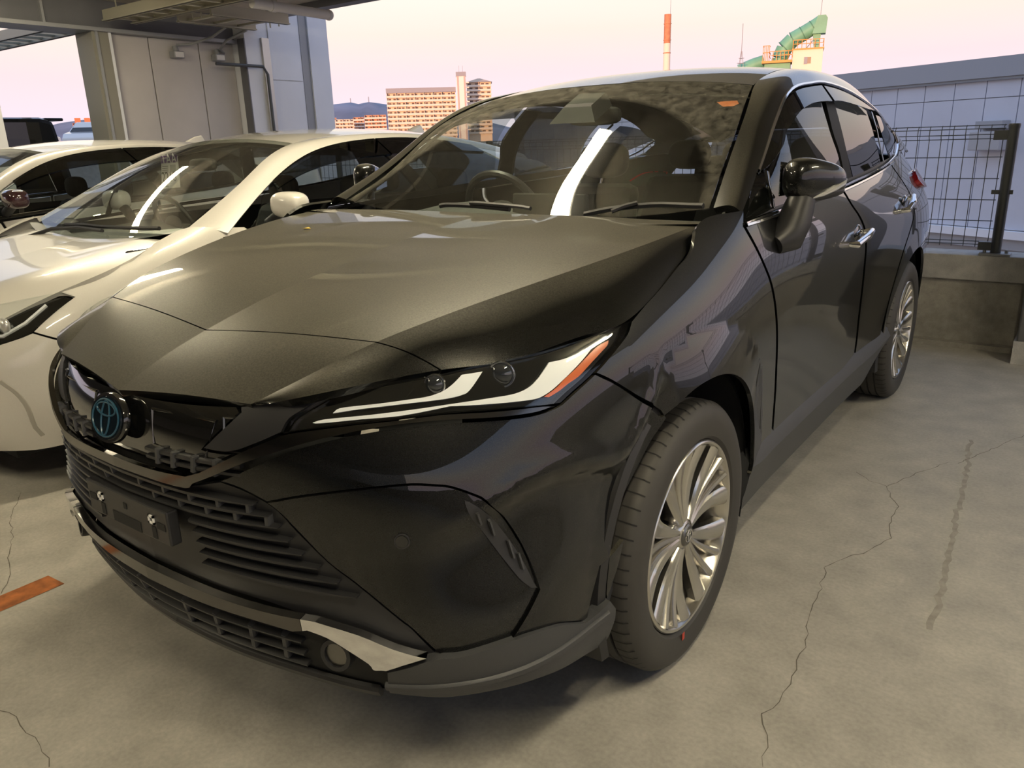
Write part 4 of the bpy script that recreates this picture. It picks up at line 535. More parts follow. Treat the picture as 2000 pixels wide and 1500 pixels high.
fl = struct(MB().box((-40, -18, -.3), (12, 5.12, 0)).build('floor', FLOOR), 'smooth stained concrete parking floor')
# cracks, expansion joint, orange bay line
def ribbon(name, pts, w, mat, z=.0012, lo=.35, wob=.25):
    P = [Vector((x, y, z)) for x, y in pts]; L = []
    for a, b in zip(P, P[1:]):
        k = max(2, int((b - a).length / .03)); L += [a + (b - a) * (i / k) + Vector((random.uniform(-1, 1), random.uniform(-1, 1), 0)) * .006 * wob * 4 for i in range(k)]
    L.append(P[-1]); rows = []
    for i, p in enumerate(L):
        d = (L[min(i + 1, len(L) - 1)] - L[max(i - 1, 0)]).normalized(); n = Vector((-d.y, d.x, 0)); ww = w * random.uniform(lo, 1)
        rows.append([p - n * ww, p + n * ww])
    return MB().grid(rows).build(name, mat, fl)
CR = M('crack', (.14, .125, .105), .9); JT = M('worn joint', (.315, .295, .26), .9, noise=(30, .15))
for pts in CRACKS: ribbon('crack', pts, .0016, CR)
ribbon('floor_joint', JOINT, .010, JT, .0008, .75, .35)
mesh('bay_line', [(-1.066, .120, .0015), (-1.10, -4, .0015), (-1.0, -4, .0015), (-.964, .126, .0015)], [(0, 1, 2, 3)], M('worn orange line', (.36, .115, .03), .6, noise=(22, .35)), fl)
# back parapet, ledge beyond, corner column
wb = struct(MB().box((-30, 4.93, 0), (12, 5.13, .44)).build('wall_back', WALLC), 'low poured concrete parapet behind the car')
MB().box((-30, 4.86, 0), (12, 4.93, .035)).build('wall_foot', WALLC, wb)
for i in range(9):
    x0 = 2.9 - i * 3.2; MB().box((x0, 4.90, .44), (x0 + 3.19, 5.16, .60)).build('coping', COPE, wb, bevel=.006)
cc = struct(MB().box((1.375, 4.62, 0), (1.66, 4.90, 2.85)).build('trim_1', M('column paint', (.11, .112, .115), .45), bevel=.01), 'grey corner column at the end of the parapet')
MB().box((1.362, 4.61, 0), (1.67, 4.905, .14)).build('column_base', COPE, cc)
# mesh fence on the parapet
FY = 5.02
def fence(lab, posts, x0, n):
    fe = empty('mesh_fence', (0, 0, 0), 0, lab, 'fence')
    for x in posts:
        p_ = MB().tube([(x, FY - .06, .612), (x, FY - .06, 1.385)], .030, 16).build('post', DGREY, fe, True)
        MB().lathe([(0, 1.392), (.031, 1.390), (.033, 1.380), (.030, 1.36)], 2, (x, FY - .06, 0), 16).build('post_cap', DGREY, p_, True)
        MB().box((x - .085, FY - .12, .602), (x + .085, FY + .0, .614)).build('base_plate', STEELG, p_)
        for sx in (-.06, .06): MB().lathe([(0, .634), (.010, .634), (.010, .614)], 2, (x + sx, FY - .06, 0), 6).build('bolt', STEELG, p_)
        for z, h in ((1.325, .055), (.655, .05)): MB().box((x - .10, FY - .075, z - h / 2), (x - .02, FY - .02, z + h / 2)).build('clamp', DGREY, p_)
        MB().box((x - .07, FY - .07, .975), (x + .045, FY - .05, 1.0)).build('clamp', DGREY, p_)
    wv = None
    for i in range(n):
        if wv is None: wv = MB().tube([(0, 0, .64), (0, 0, 1.30), (0, -.022, 1.325), (0, -.022, 1.362), (0, 0, 1.388)], .0026, 5).build('wire', DGREY, fe); q = wv
        else: q = wv.copy(); COL.objects.link(q); q.parent = fe
        q.location = (x0 - i * .068, FY, 0)
    for z in (1.385, 1.365, 1.330, 1.305, 1.195, 1.065, .935, .805, .675, .655):
        y = FY - (.022 if 1.32 < z < 1.37 else 0); MB().tube([(x0 + .01, y, z), (x0 - n * .068, y, z)], .0030, 5).build('wire', DGREY, fe)
fence('dark grey welded mesh fence standing on the concrete parapet behind the black car', (1.17, -.83, -2.83, -4.83), 1.115, 113)
fence('dark mesh fence on the parapet right of the grey corner column', (5.9, 3.9, 1.85), 5.85, 60)
# ceiling and its edge beam
ce = struct(MB().box((-6.9, -18, 2.85), (6, 5.25, 3.15)).build('ceiling', CEIL), 'concrete ceiling slab over the parking bays')
MB().box((-40, -18, 2.86), (-6.95, .5, 3.1)).build('added_ceiling_slab', CEIL, ce)  # unseen slab added to keep sky out of the grille reflections
for x in (-4.6, -2.3, 0, 2.3, 4.6): MB().box((x - .02, -18, 2.80), (x + .02, 5.2, 2.85)).build('ceiling_rib', CEIL, ce)
struct(MB().box((-6.9, 5.25, 2.78), (6, 5.40, 3.25)).build('trim_2', STEEL), 'dark edge beam of the ceiling')
# left bay wall: beam, posts, panels, pale end block
bw = struct(MB().box((-6.95, .6, 2.585), (-6.70, 5.55, 3.3)).build('trim_3', STEEL), 'dark steel beam over the left opening')
MB().box((-7.0, .6, 2.55), (-6.62, 5.55, 2.585)).build('beam_flange', STEELG, bw)
for y in (3.10,): MB().box((-6.698, y - .012, 2.585), (-6.66, y + .012, 3.2)).build('stiffener', STEELG, bw)
wl = struct(MB().box((-6.95, 3.72, 0), (-6.76, 5.60, 2.55)).build('wall_left', PANEL), 'beige panelled wall under the steel beam')
for y0, y1 in ((3.735, 4.158), (4.17, 4.75), (4.762, 5.20)): MB().box((-6.76, y0, .02), (-6.735, y1, 2.548)).build('panel', PANEL, wl, bevel=.003)
lp = struct(MB().box((-6.98, 3.53, 0), (-6.66, 3.70, 2.55)).build('trim_4', M('olive post', (.20, .19, .155), .45)), 'dark post beside the beige wall')
MB().box((-6.66, 3.56, 0), (-6.64, 3.585, 2.55)).build('post_edge', STEELG, lp); MB().box((-6.66, 3.70, 0), (-6.70, 3.73, 2.55)).build('post_edge', WPANEL, lp)
eb = struct(MB().box((-7.6, 5.205, -12), (-6.50, 6.45, 4.6)).build('wall_left_end', WPANEL), 'pale end block of the left wall')
MB().box((-6.62, 5.19, -2), (-6.495, 5.204, 2.60)).build('shaded_face', STEEL, eb)  # dark sheet, shade painted onto the block's side
MB().box((-6.50, 5.42, -2), (-6.47, 5.52, 2.62)).build('corner_strip', M('steel strip', (.5, .49, .46), .3, .6), eb)
for z0, z1 in ((-1, .9), (.91, 2.16), (2.17, 4.4)): MB().box((-6.5, 5.53, z0), (-6.485, 5.98, z1)).build('panel', WPANEL, eb, bevel=.003)
MB().box((-6.5, 6.0, -2), (-6.492, 6.12, 4.5)).build('shadow_groove', STEELG, eb)  # grey strip paints in the shade of the panel gap
MB().box((-6.5, 6.12, -2), (-6.47, 6.40, 4.5)).build('edge_panel', WPANEL, eb)
struct(MB().box((-7.1, 2.30, 0), (-6.9, 2.66, 2.55)).build('trim_5', WPANEL), 'pale post left of the opening')
# cable trays
def tray(name, x0, x1, y0, y1, z, along, label):
    t = empty(name, ((x0 + x1) / 2, (y0 + y1) / 2, z), 0, label, 'cable tray', None); o = Vector(t.location)
    def bx(n_, a, b): m_ = MB().box(tuple(Vector(a) - o), tuple(Vector(b) - o)); return m_.build(n_, OLIVE, t)
    if along == 'x':
        for y in (y0, y1): bx('rail', (x0, y - .012, z), (x1, y + .012, z + .10)); bx('rail_lip', (x0, y - .03, z), (x1, y + .03, z + .012))
        k = int((x1 - x0) / .28)
        for i in range(k): bx('rung', (x0 + .1 + i * .28, y0, z + .015), (x0 + .15 + i * .28, y1, z + .035))
    else:
        for x in (x0, x1): bx('rail', (x - .012, y0, z), (x + .012, y1, z + .10)); bx('rail_lip', (x - .03, y0, z), (x + .03, y1, z + .012))
        k = int((y1 - y0) / .28)
        for i in range(k): bx('rung', (x0, y0 + .1 + i * .28, z + .015), (x1, y0 + .15 + i * .28, z + .035))
    for hx_ in ((x0 + .25, x1 - .15) if x1 > -6.9 else ()):
        bx('hanger', (hx_ - .005, y0 - .005, z), (hx_ + .005, y0 + .005, 2.86)); bx('hanger', (hx_ - .005, y1 - .005, z), (hx_ + .005, y1 + .005, 2.86))
    return t
tray('cable_tray', -6.46, -1.5, 3.58, 3.87, 2.62, 'x', 'long olive ladder cable tray hung under the ceiling by the steel beam')
tray('cable_tray', -5.80, -5.26, 3.95, 4.84, 2.58, 'y', 'short pale cable tray crossing towards the parapet')
tray('cable_tray', -11, -6.94, 3.40, 3.72, 2.60, 'x', 'cable tray seen through the left opening under the beam')
pp = MB().tube([(-4.64, 3.95, 2.615), (-4.63, 4.80, 2.60)], .044, 18).build('drain_pipe', PVC, None, True); tag(pp, 'grey plastic drain pipe with capped end under the ceiling edge', 'pipe')
MB().ell((-4.63, 4.82, 2.60), (.05, .05, .05), 18, 10).build('end_cap', PVC, pp, True); MB().tube([(-4.638, 4.15, 2.61), (-4.637, 4.20, 2.61)], .05, 18).build('collar', PVC, pp, True)
for i, (y, lab) in enumerate(((4.445, 'small grey floodlight on the beige wall nearer the post'), (4.955, 'small grey floodlight on the beige wall nearer the pale end block'))):
    f_ = MB().box((-.05, -.06, -.045), (.05, .06, .025)).build('floodlight', STEELG, bevel=.006); f_.location = (-6.68, y, 2.40); tag(f_, lab, 'floodlight')
    MB().tube([(0, 0, .02), (-.02, 0, .075)], .03, 10).build('bracket', STEELG, f_, True); MB().box((.0501, -.05, -.035), (.053, .05, .015)).build('lens', PVC, f_)
    pts = [(-.02, .02, .09), (.1, .14, .10), (.3, .26, .16), (.5, .30, .24)] if i == 0 else [(-.02, .10, .05), (.05, .0, .07), (.25, -.05, .14), (.6, -.02, .22)]
    MB().tube(pts, .014, 8).build('conduit', STEELG, f_, True)
wp = MB().tube([(-6.44, 4.75, 2.30), (-6.42, 5.36, 2.30), (-6.43, 5.42, 2.22), (-6.45, 5.44, .9)], .018, 8).build('conduit', DGREY, None, True); tag(wp, 'thin dark conduit running down the corner strip of the pale block', 'conduit')
# walls behind and beside the camera; rear one raised to block the sun
struct(MB().box((-40, -18.2, 0), (12, -18, 9)).build('wall_rear', CEIL)); struct(MB().box((5.6, -18, 0), (5.8, 4.9, 1.0)).build('wall_right', COPE))
# fluorescent battens
TUBE = M('lit diffuser', (1, 1, 1), .5, emit=((1, .875, .61), TUBE_E))
WHT = M('batten white', (.8, .8, .78), .4)
def batten(x, y, rz, lab, L=1.3):
    b = empty('ceiling_light', (x, y, 2.72), rz, lab, 'light', 'fluorescent battens under the ceiling')
    MB().hexa([(-.05,-L/2,.03),(.05,-L/2,.03),(.05,L/2,.03),(-.05,L/2,.03),(-.11,-L/2,.125),(.11,-L/2,.125),(.11,L/2,.125),(-.11,L/2,.125)]).build('housing', WHT, b)
    MB().box((-.042, -L / 2 + .02, .0), (.042, L / 2 - .02, .029)).build('diffuser', TUBE, b)
    for s_ in (-1, 1): MB().box((-.05, s_ * (L / 2 - .008) - .010, -.002), (.05, s_ * (L / 2 - .008) + .010, .032)).build('end_cap', WHT, b)
for x, y, rz, l_ in LAMPS: batten(x, y, rz, l_)
# ------------------------------------------------------------------ the neighbour's wall beyond the parapet
E1 = Vector((-.882, .471, 0)); NP = Vector((.797, 11.152, 0)); NN = Vector((-.471, -.882, 0))
nb = empty('neighbour_building', (NP.x, NP.y, 0), math.atan2(E1.y, E1.x), 'pale panelled building wall with a grey eaves band beyond the fence', 'building')
NW = M('pale blue-grey panel', (.60, .62, .70), .4, noise=(1.2, .05)); NF = M('eaves grey', (.36, .37, .40), .4)
# local x runs along the wall to the left, local y points away from us
def nbx(n_, a, b, m_, bev=0): return MB().box(a, b).build(n_, m_, nb, bevel=bev)
nbx('wall', (-.8, -.03 - 4, -12), (14.2, -.03, 1.97), NF)
for i in range(34):
    x0 = -.75 + i * .443
    if x0 > 13.7: break
    nbx('panel', (x0 + .006, -.03, 1.745), (x0 + .437, 0, 1.965), NW); nbx('panel', (x0 + .006, -.03, .11), (x0 + .437, 0, 1.735), NW)
nbx('eaves', (-.8, -4.1, 1.985), (14.3, .07, 2.225), NF); nbx('gutter', (-.8, .0, 1.95), (14.3, .05, 1.985), M('gutter', (.28, .29, .31), .5))
nbx('ledge', (-.8, -.02, .0), (14.2, .10, .10), M('white ledge', (.8, .82, .88), .5)); nbx('plinth', (-.8, -.02, -.14), (14.2, .05, .0), NF)
nbx('wall_box', (.17, 0, 1.10), (.58, .22, 1.33), M('cabinet grey', (.42, .42, .44), .5), .01); nbx('wall_box_top', (.20, 0, 1.36), (.56, .16, 1.46), NF, .006)
nbx('roof_ridge', (-.8, -3.9, 2.2), (1.9, -1.2, 2.31), M('roof cream', (.62, .52, .45), .6))
nbx('roof_vent', (.5, -2.2, 2.3), (1.1, -1.9, 2.36), M('vent green', (.12, .34, .24), .5))

# ------------------------------------------------------------------ the black car
def build_car():
    car = empty('car', (0, 0, 0), 0, 'black metallic SUV with alloy wheels parked front-on over the concrete floor', 'car')
    def outline(k, n=None): return PD[k][1]
    def side(name, key, mat, parent=car, both=True, off=0, thick=.012, gap=.0022, h=.024, surf=None, label=None):
        s = SURF[surf or PD[key][0]]; V, N, F = trim(s, PD[key][1], off, gap, h)
        o = shell(name, V, N, F, mat, parent, thick)
        if label: o['label'] = label
        return (o, mirrored(o, parent)) if both else o
    def mid(name, key, mat, parent=car, off=0, thick=.012, gap=.0022, h=.024):
        s = SURF[PD[key][0]]; V, N, F = join([trim(s, PD[key][1], off, gap, h)], True)
        return shell(name, V, N, F, mat, parent, thick)
    def stripo(name, key, mat, parent=car, w=.012, off=.004, th=.006, both=True, taper=None):
        d = PD[key]; o = strip(SURF[d[1]], d[2], w, off, th, taper).build(name, mat, parent, True)
        return (o, mirrored(o, parent)) if both else o
    P = K['paint']
    # bonnet and nose: flat top and falling flank meet in a crisp ridge
    e = .012
    bon = shell('bonnet', *join([sgrid(HT, 0, 1, 2 + e, 7, 26, 60), sgrid(HS, 1, 1.985, 2 + e, 7, 14, 60)], True), P, car, .02)
    shell('nose_panel', *join([sgrid(HT, 0, 1, 0, 2 - e, 26, 22), sgrid(HS, 1, 1.985, 0, 2 - e, 10, 22)], True), P, car, .02)
    # flanks
    side('front_fender', 'front_fender', P, h=.02)
    fd = side('front_door', 'front_door', P); rd = side('rear_door', 'rear_door', P)
    side('rear_fender', 'rear_fender', P, h=.022)
    mid('rear_bumper', 'rear_bumper', P, h=.05); tg = mid('tailgate', 'tailgate', P, h=.05); side('tail_lamp', 'tail_lamp', K['red'], h=.03, off=.02, thick=.03)
    # roof and pillars
    shell('roof', *join([sgrid(RF, 0, .99, 0.01, 6.6, 22, 40)], True), P, car, .02)
    o = shell('roof_rail', *sgrid(GR, .0, 12, 1.02, 1.985, 90, 12), P, car, .02); mirrored(o, car)
    side('rear_pillar', 'rear_pillar', P, h=.03)
    # windscreen, rear window
    ws = shell('windscreen', *join([sgrid(WS, 0, .985, .02, 3.98, 22, 30)], True), K['dglass'], car, .004)
    Vr = [(x * (.47 + .13 * t), 4.36 + .16 * t - .02 * math.sin(PI * t), 1.395 - .25 * t) for x in np.linspace(-1, 1, 9) for t in np.linspace(0, 1, 6)]
    mesh('rear_window', Vr, [(i * 6 + j, (i + 1) * 6 + j, (i + 1) * 6 + j + 1, i * 6 + j + 1) for i in range(8) for j in range(5)], K['tint'], car, True)
    MB().hexa([(-.47,4.30,1.40),(.47,4.30,1.40),(.44,4.56,1.43),(-.44,4.56,1.43),(-.48,4.30,1.435),(.48,4.30,1.435),(.45,4.56,1.445),(-.45,4.56,1.445)]).build('spoiler', P, car, bevel=.01)
    # side windows
    for g, k, m in (('front_door', 'quarter_glass', 'sglass'), ('front_door', 'front_glass', 'sglass'), ('rear_door', 'rear_glass', 'tint'), ('rear_door', 'rear_quarter_glass', 'tint')):
        a, b = (fd if g == 'front_door' else rd)
        o = side('window_glass', k, K[m], a, False, thick=.004, h=.04); mirrored(o, b)
    for k, i in (('visor_front', 0), ('visor_rear', 1)):
        o = side('window_visor', k, K['visor'], (fd, rd)[i][0], False, off=lambda S, T: .004 + .085 * np.clip(1 - T, 0, 1), thick=.004, h=.02); o['label'] = 'smoked rain visor over the window'; mirrored(o, (fd, rd)[i][1])
    side('centre_pillar', 'pillar_b', K['film'], off=.001, h=.03)
    o = stripo('window_divider', 'divider_front', K['gloss'], fd[0], .022, -.002, both=False, th=.004); mirrored(o, fd[1])
    o = stripo('window_divider', 'divider_rear', K['gloss'], rd[0], .02, -.002, both=False, th=.004); mirrored(o, rd[1])
    for o in stripo('window_molding', 'window_molding', K['chrome'], w=.012, off=-.002, th=.008) + stripo('belt_molding', 'belt_molding', K['chrome'], w=.011, off=.0, th=.008): o['label'] = 'bright chrome window molding'
    b = MB()
    rows = [[tuple(GS.pos([s], [t], -.012)[0]) for t in (-.03, .06)] for s in np.linspace(0, 10, 40)]
    o = b.grid(rows).build('window_seal', K['satin'], car); mirrored(o, car)
    # door handles
    for k, dr in (('handle_front', fd), ('handle_rear', rd)):
        d = PD[k]; Q = W.pos(*np.array(d[2]).T); c = W.pos(*np.array(d[2])[1])[0]
        pts = np.array([W.pos(s_, t_, o_)[0] for (s_, t_), o_ in zip(np.array(d[2])[[0, 0, 1, 2, 2]], (0, .026, .036, .028, 0))])
        h = MB().tube(pts, [.011, .014, .0145, .013, .010], 10).build('handle', K['chrome'], dr[0], True); h['label'] = 'chrome door handle'; mirrored(h, dr[1])
        cup = MB().ell((c[0] - .004, c[1], c[2] + .012), (.009, .07, .034), 18, 10).build('handle_cup', K['gloss'], dr[0], True); mirrored(cup, dr[1])
    # door mirrors, folded back along the glass
    ax = Vector((.44, .88, -.04)).normalized(); up = Vector((0, 0, 1)); ow = ax.cross(up).normalized(); mc = Vector((.945, 1.655, 1.235))
    def loc(u, w, z): return tuple(mc + ax * u + ow * w + up * z)
    def egg(c, r, e, n=28, m_=18):
        g = MB().ell(c, r, n, m_, e)
        for i, (u, w, z) in enumerate(g.V):
            k = (u + .112) / .224; g.V[i] = loc(u, w * (1 - .25 * k), z * (1.06 - .42 * k) - .004 * k)
        return g
    body = egg((0, 0, 0), (.112, .058, .070), .70).build('door_mirror', P, car, True); body['label'] = 'black folded door mirror on a satin foot'
    lo = MB().tube([(.885, 1.50, 1.055), (.905, 1.545, 1.075), (.915, 1.575, 1.12), (.925, 1.60, 1.185)], [.030, .052, .050, .040], 16).build('mirror_arm', K['satin'], body, True)
    tr = MB().tube([loc(-.055, .040, -.052), loc(-.02, .052, -.040), (loc(.03, .050, -.024)), loc(.075, .040, -.010), loc(.108, .018, .0)], [.003, .006, .008, .007, .004], 8).build('turn_lamp', K['silver'], body, True)
    lw = egg((.005, .004, -.040), (.106, .052, .030), .8, 20, 8).build('mirror_base', K['satin'], body, True)
    gl = MB().hexa([loc(-.09,-.052,-.05),loc(.085,-.042,-.035),loc(.085,-.046,-.035),loc(-.09,-.056,-.05),loc(-.09,-.052,.05),loc(.085,-.042,.030),loc(.085,-.046,.030),loc(-.09,-.056,.05)]).build('mirror_glass', K['chrome'], body)
    b2 = mirrored(body, car)
    for c in (lo, tr, lw, gl): mirrored(c, b2)
    # front fascia
    side('front_bumper', 'front_bumper', P, h=.018); side('bumper_inset', 'bumper_inset', P, off=-.008, h=.02)
    vo, vm = side('bumper_vent', 'bumper_vent', K['satin'], off=-.003, gap=.003, h=.012)
    q = np.array(PD['bumper_vent'][1]); n = len(q)
    for f in (.2, .36, .52, .68):
        i = int(len(q) * .46 * f); j = n - 4 - i
        a, c = q[max(1, i + 1)], q[min(n - 1, max(j, n // 2 + 2))]
        o = strip(W, [a * .75 + c * .25, a * .4 + c * .6], .006, -.003, .010).build('vent_fin', K['grey'], vo); mirrored(o, vm)
    sp = W.pos(*np.array(PD['sensor'][2])[0])[0]; sn = W.nor(*np.array(PD['sensor'][2])[0])[0]
    def disc(name, c, nrm, r, mat, parent, d=.006, n=24, hole=0, sm=True, asp=1):
        m_ = MB().lathe([(hole, 0), (hole, d), (r * .97, d), (r, d * .6), (r, 0)], 2, n=n)
        if not hole: m_.F.append(tuple(range(n, 2 * n)))
        Rm = Vector(nrm).to_track_quat('Z', 'Y').to_matrix(); m_.V = [tuple(Rm @ Vector((v[0], v[1] * asp, v[2])) + Vector(c)) for v in m_.V]
        return m_.build(name, mat, parent, sm)
    o = disc('parking_sensor', sp - sn * .009, sn, .0125, K['gloss'], car, .006); o2 = disc('sensor_ring', sp - sn * .009, sn, .0155, K['satin'], o, .005, hole=.0128); r2 = mirrored(o, car); mirrored(o2, r2)
    # grilles
    ug = mid('upper_grille', 'upper_grille', K['gloss'], off=-.012, h=.02)
    for (x0, x1, z0, z1) in ((.115, .30, .79, .865), (.315, .40, .81, .875)):          # raised frames on the garnish
        for sg in (1, -1):
            pts = []
            for (x, z) in ((x0, z1), (x0 + .012, z0), (x1 - .02, z0 - .004), (x1, z1), (x0, z1)):
                s_ = np.interp(x, [0, .2, .38, .52], [0, 1, 2, 3]); pts.append(tuple(W.pos(s_, z, -.012)[0] * np.array([sg, 1, 1])))
            MB().tube(pts, .004, 6).build('garnish_frame', K['gloss'], ug, True)
    for z in (.765, .782):
        rows = []
        for s_ in np.linspace(.55, 1.95, 24): rows.append((s_, z))
        o = strip(W, rows, .010, -.012, .012).build('grille_slat', K['satin'], ug, True); mirrored(o, ug)
    for s_ in (.75, 1.0, 1.3, 1.6):
        o = strip(W, [(s_, .757), (s_ + .03, .79)], .012, -.012, .016).build('grille_rib', K['grey'], ug); mirrored(o, ug)
    side('grille_side_trim', 'grille_side_trim', K['satin'], off=-.006, h=.02)
    vt = mid('grille_bar', 'v_trim', K['smoke'], off=.014, h=.014); vt['label'] = 'dark chrome bar running out under the headlights'
    lg = mid('lower_grille', 'lower_grille', K['satin'], off=-.014, h=.02)
    lgp = np.array(PD['lower_grille'][1])
    def smax(z):
        c = [];
        for a, b in zip(lgp, np.roll(lgp, -1, 0)):
            if (a[1] - z) * (b[1] - z) <= 0 and abs(a[1] - b[1]) > 1e-6: c.append(a[0] + (b[0] - a[0]) * (z - a[1]) / (b[1] - a[1]))
        return max(c) if c else 1
    for i, z in enumerate((.705, .683, .660, .632, .606, .580, .554, .528)):
        s0 = 0 if i < 3 else .92; s1 = smax(z) - (.12 if i < 3 else .16)
        o = strip(W, [(q_, z) for q_ in np.linspace(s0, s1, 26)], .011, -.014, .017, np.concatenate([np.ones(18), np.linspace(1, .25, 8)])).build('grille_slat', K['satin'], lg, True); mirrored(o, lg)
    for i, z in enumerate((.694, .6715)):
        for q_ in np.arange(.25 + .2 * (i % 2), smax(z) - .15, .42):
            o = strip(W, [(q_, z - .011), (q_ + .03, z + .011)], .012, -.014, .016).build('grille_rib', K['grey'], lg); mirrored(o, lg)
    # plate holder with its two bolts' clips
    ph = MB().box((-.168, -.072, .572), (.168, -.045, .652)).build('plate_holder', K['satin'], car, bevel=.004)
    for sg in (1, -1):
        a = .1065 * sg
        fr = MB()
        for x0, x1, z0, z1 in ((-.011, .011, .627, .632), (-.011, .011, .612, .617), (-.011, -.006, .612, .632), (.006, .011, .612, .632)): fr.box((a + x0, -.075, z0), (a + x1, -.071, z1))
        fr.build('clip', K['label'], ph)['label'] = 'small white plate clip'
        MB().box((a + sg * .02, -.0735, .606), (a + sg * .05, -.071, .622)).box((a - .004, -.0735, .578), (a + .012, -.071, .606)).build('holder_slot', K['matte'], ph)
    MB().box((-.06, -.0735, .575), (.055, -.071, .60)).build('holder_slot', K['matte'], ph); MB().box((-.006, -.0735, .618), (.006, -.071, .632)).build('holder_slot', K['matte'], ph)
    sk = shell('skid_trim', *join([trim(W, clip(PD['skid_trim'][1], 2.25, -1), .014, .001, .014)], True), K['smoke'], car, .02); sk['label'] = 'chrome strip across the lower bumper with its dark reflection coloured in'  # smoked tone paints in the dark reflection along the strip
    ck = shell('corner_trim', *trim(W, clip(PD['skid_trim'][1], 2.25, 1), .014, .001, .014), K['chrome'], car, .02); ck['label'] = 'bright chrome end of the lower strip'; mirrored(ck, car)
    lip = mid('lower_intake', 'lower_lip', K['matte'], off=-.01, h=.02)
    for z in (.395, .36, .325):
        o = strip(W, [(q_, z) for q_ in np.linspace(0, 2.15, 16)], .007, -.01, .016).build('grille_slat', K['satin'], lip, True); mirrored(o, lip)
    for q_ in (.4, .9, 1.4, 1.85):
        o = strip(W, [(q_, .33), (q_ + .04, .40)], .016, -.01, .014).build('grille_rib', K['grey'], lip); mirrored(o, lip)
    bs = [(q_, .288 - .004 * math.sin(q_)) for q_ in np.linspace(0, 3.2, 24)]
    o = strip(W, bs, .03, -.006, .014).build('lower_lip', K['satin'], lip, True); mirrored(o, lip)
    fp = W.pos(*np.array(PD['fog'][2])[0])[0]; fn = np.array([.28, -.95, .1]); fn /= np.linalg.norm(fn)
    o = disc('fog_lamp', fp - fn * .012, fn, .036, K['satin'], car, .018, hole=.026); o2 = disc('fog_lens', fp - fn * .010, fn, .026, K['alloyd'], o, .010); r2 = mirrored(o, car); mirrored(o2, r2)
    side('corner_lip', 'corner_lip', K['grey'], off=.010, thick=.03, h=.02)
    cl = [(q_, t_) for q_, t_ in zip(np.linspace(3.35, 6.5, 30), np.interp(np.linspace(3.35, 6.5, 30), [3.35, 4.4, 5.4, 6.3, 6.9], [.33, .345, .355, .362, .375]))]
    o = strip(W, cl, .02, .006, .010).build('lip_crease', K['grey'], car, True); mirrored(o, car)
    # emblem: disc, bezel and three oval outlines
    ec = np.array([0, -.062, .829]); en = np.array([0, -.96, .27])
    em = disc('emblem', ec, en, .062, K['blue'], car, .016, 40, asp=.76); disc('emblem_bezel', ec, en, .070, K['gloss'], em, .013, 40, hole=.060, asp=.78)
    Rm = Vector(en).to_track_quat('Z', 'Y').to_matrix()
    def oval(a, b_, cx=0, cz=0, k=36): return [tuple(Rm @ Vector((cx + a * math.cos(2 * PI * i / k), cz + b_ * math.sin(2 * PI * i / k), .0165)) + Vector(ec)) for i in range(k + 1)]
    for a, b_, cz in ((.053, .040, 0), (.037, .014, .019), (.016, .038, 0)): MB().tube(oval(a, b_, 0, cz), .0022, 6).build('emblem_oval', K['bluel'], em, True)
    # headlights
    hl, hr = side('headlight', 'headlight', K['gloss'], off=-.022, gap=.001, h=.02)
    for k, off in (('drl_upper', -.014), ('drl_lower', -.012), ('turn_signal', -.016)):
        o = side('light_guide' if k[0] == 'd' else 'turn_signal', k, K['drl'] if k[0] == 'd' else K['amber'], hl, False, off=off, gap=0, h=.008, thick=.006); o['label'] = 'white light guide in the headlight' if k[0] == 'd' else 'amber turn signal in the headlight'; mirrored(o, hr)
    for i, (s_, t_) in enumerate(PD['pl'][2]):
        c = W.pos(s_, t_, -.02)[0]; nn = np.array([.35, -.9, .12]); r_ = (.019, .024)[i]
        m_ = MB().ell((0, 0, 0), (r_, r_, .012), 20, 10); Rq = Vector(nn).to_track_quat('Z', 'Y').to_matrix(); m_.V = [tuple(Rq @ Vector(v) + Vector(c)) for v in m_.V]
        o = m_.build('projector', K['eye'], hl, True); mirrored(o, hr)
        o = disc('projector_ring', c - nn * .004, nn, r_ * 1.14, K['chrome'], hl, .008, 24, hole=r_ * .98); mirrored(o, hr)
    o = side('headlight_lens', 'headlight', K['lens'], hl, False, off=.003, gap=.001, h=.02, thick=.02); mirrored(o, hr)
    # sills
    rows = []
    for y in np.linspace(1.36, 3.30, 40):
        kf = max(0, 1 - (y - 1.36) / .10); kr = max(0, (y - 2.95) / .35)
        x = float(np.interp(y, [1.36, 1.6, 2.6, 3.3], [.905, .898, .898, .912])); zt = .425 + .02 * kr; zc = .385 + .015 * kf + .02 * kr; zb = .232 + .13 * kr ** 1.5
        rows.append([(x - .03, y, zt + .02), (x - .012, y, zt), (x + .004, y, zc), (x, y, zc - .02), (x - .012, y, (zc + zb) / 2), (x - .035, y, zb), (x - .08, y, zb - .005), (x - .2, y, zb)])
    o = MB().grid(rows); o.F += [tuple(range(8)), tuple(range(39 * 8, 40 * 8))[::-1]]; o = fixn(o.build('side_skirt', K['grey'], car)); auto(o, 30); mirrored(o, car)
    # hull behind the panels, wheel liners, underside
    S = np.linspace(0, 18, 150); T = np.linspace(.285, 1.09, 34); SS, TT = [a.ravel() for a in np.meshgrid(S, T, indexing='ij')]; V = W.raw(SS, TT); V = V - W.nor0(SS, TT) * .045
    F = []
    for i in range(149):
        for j in range(33):
            f = (i * 34 + j, (i + 1) * 34 + j, (i + 1) * 34 + j + 1, i * 34 + j + 1); c = V[list(f)].mean(0)
            if abs(c[0]) > .5 and min(math.hypot(c[1] - .93, c[2] - .37), math.hypot(c[1] - 3.62, c[2] - .37)) < .49: continue
            if c[1] < .9 and c[2] > .84: continue
            F.append(f)
    VV, NN, FF = join([(V, V * 0 + 1, F)], True); mesh('hull', VV, FF, K['matte'], car)
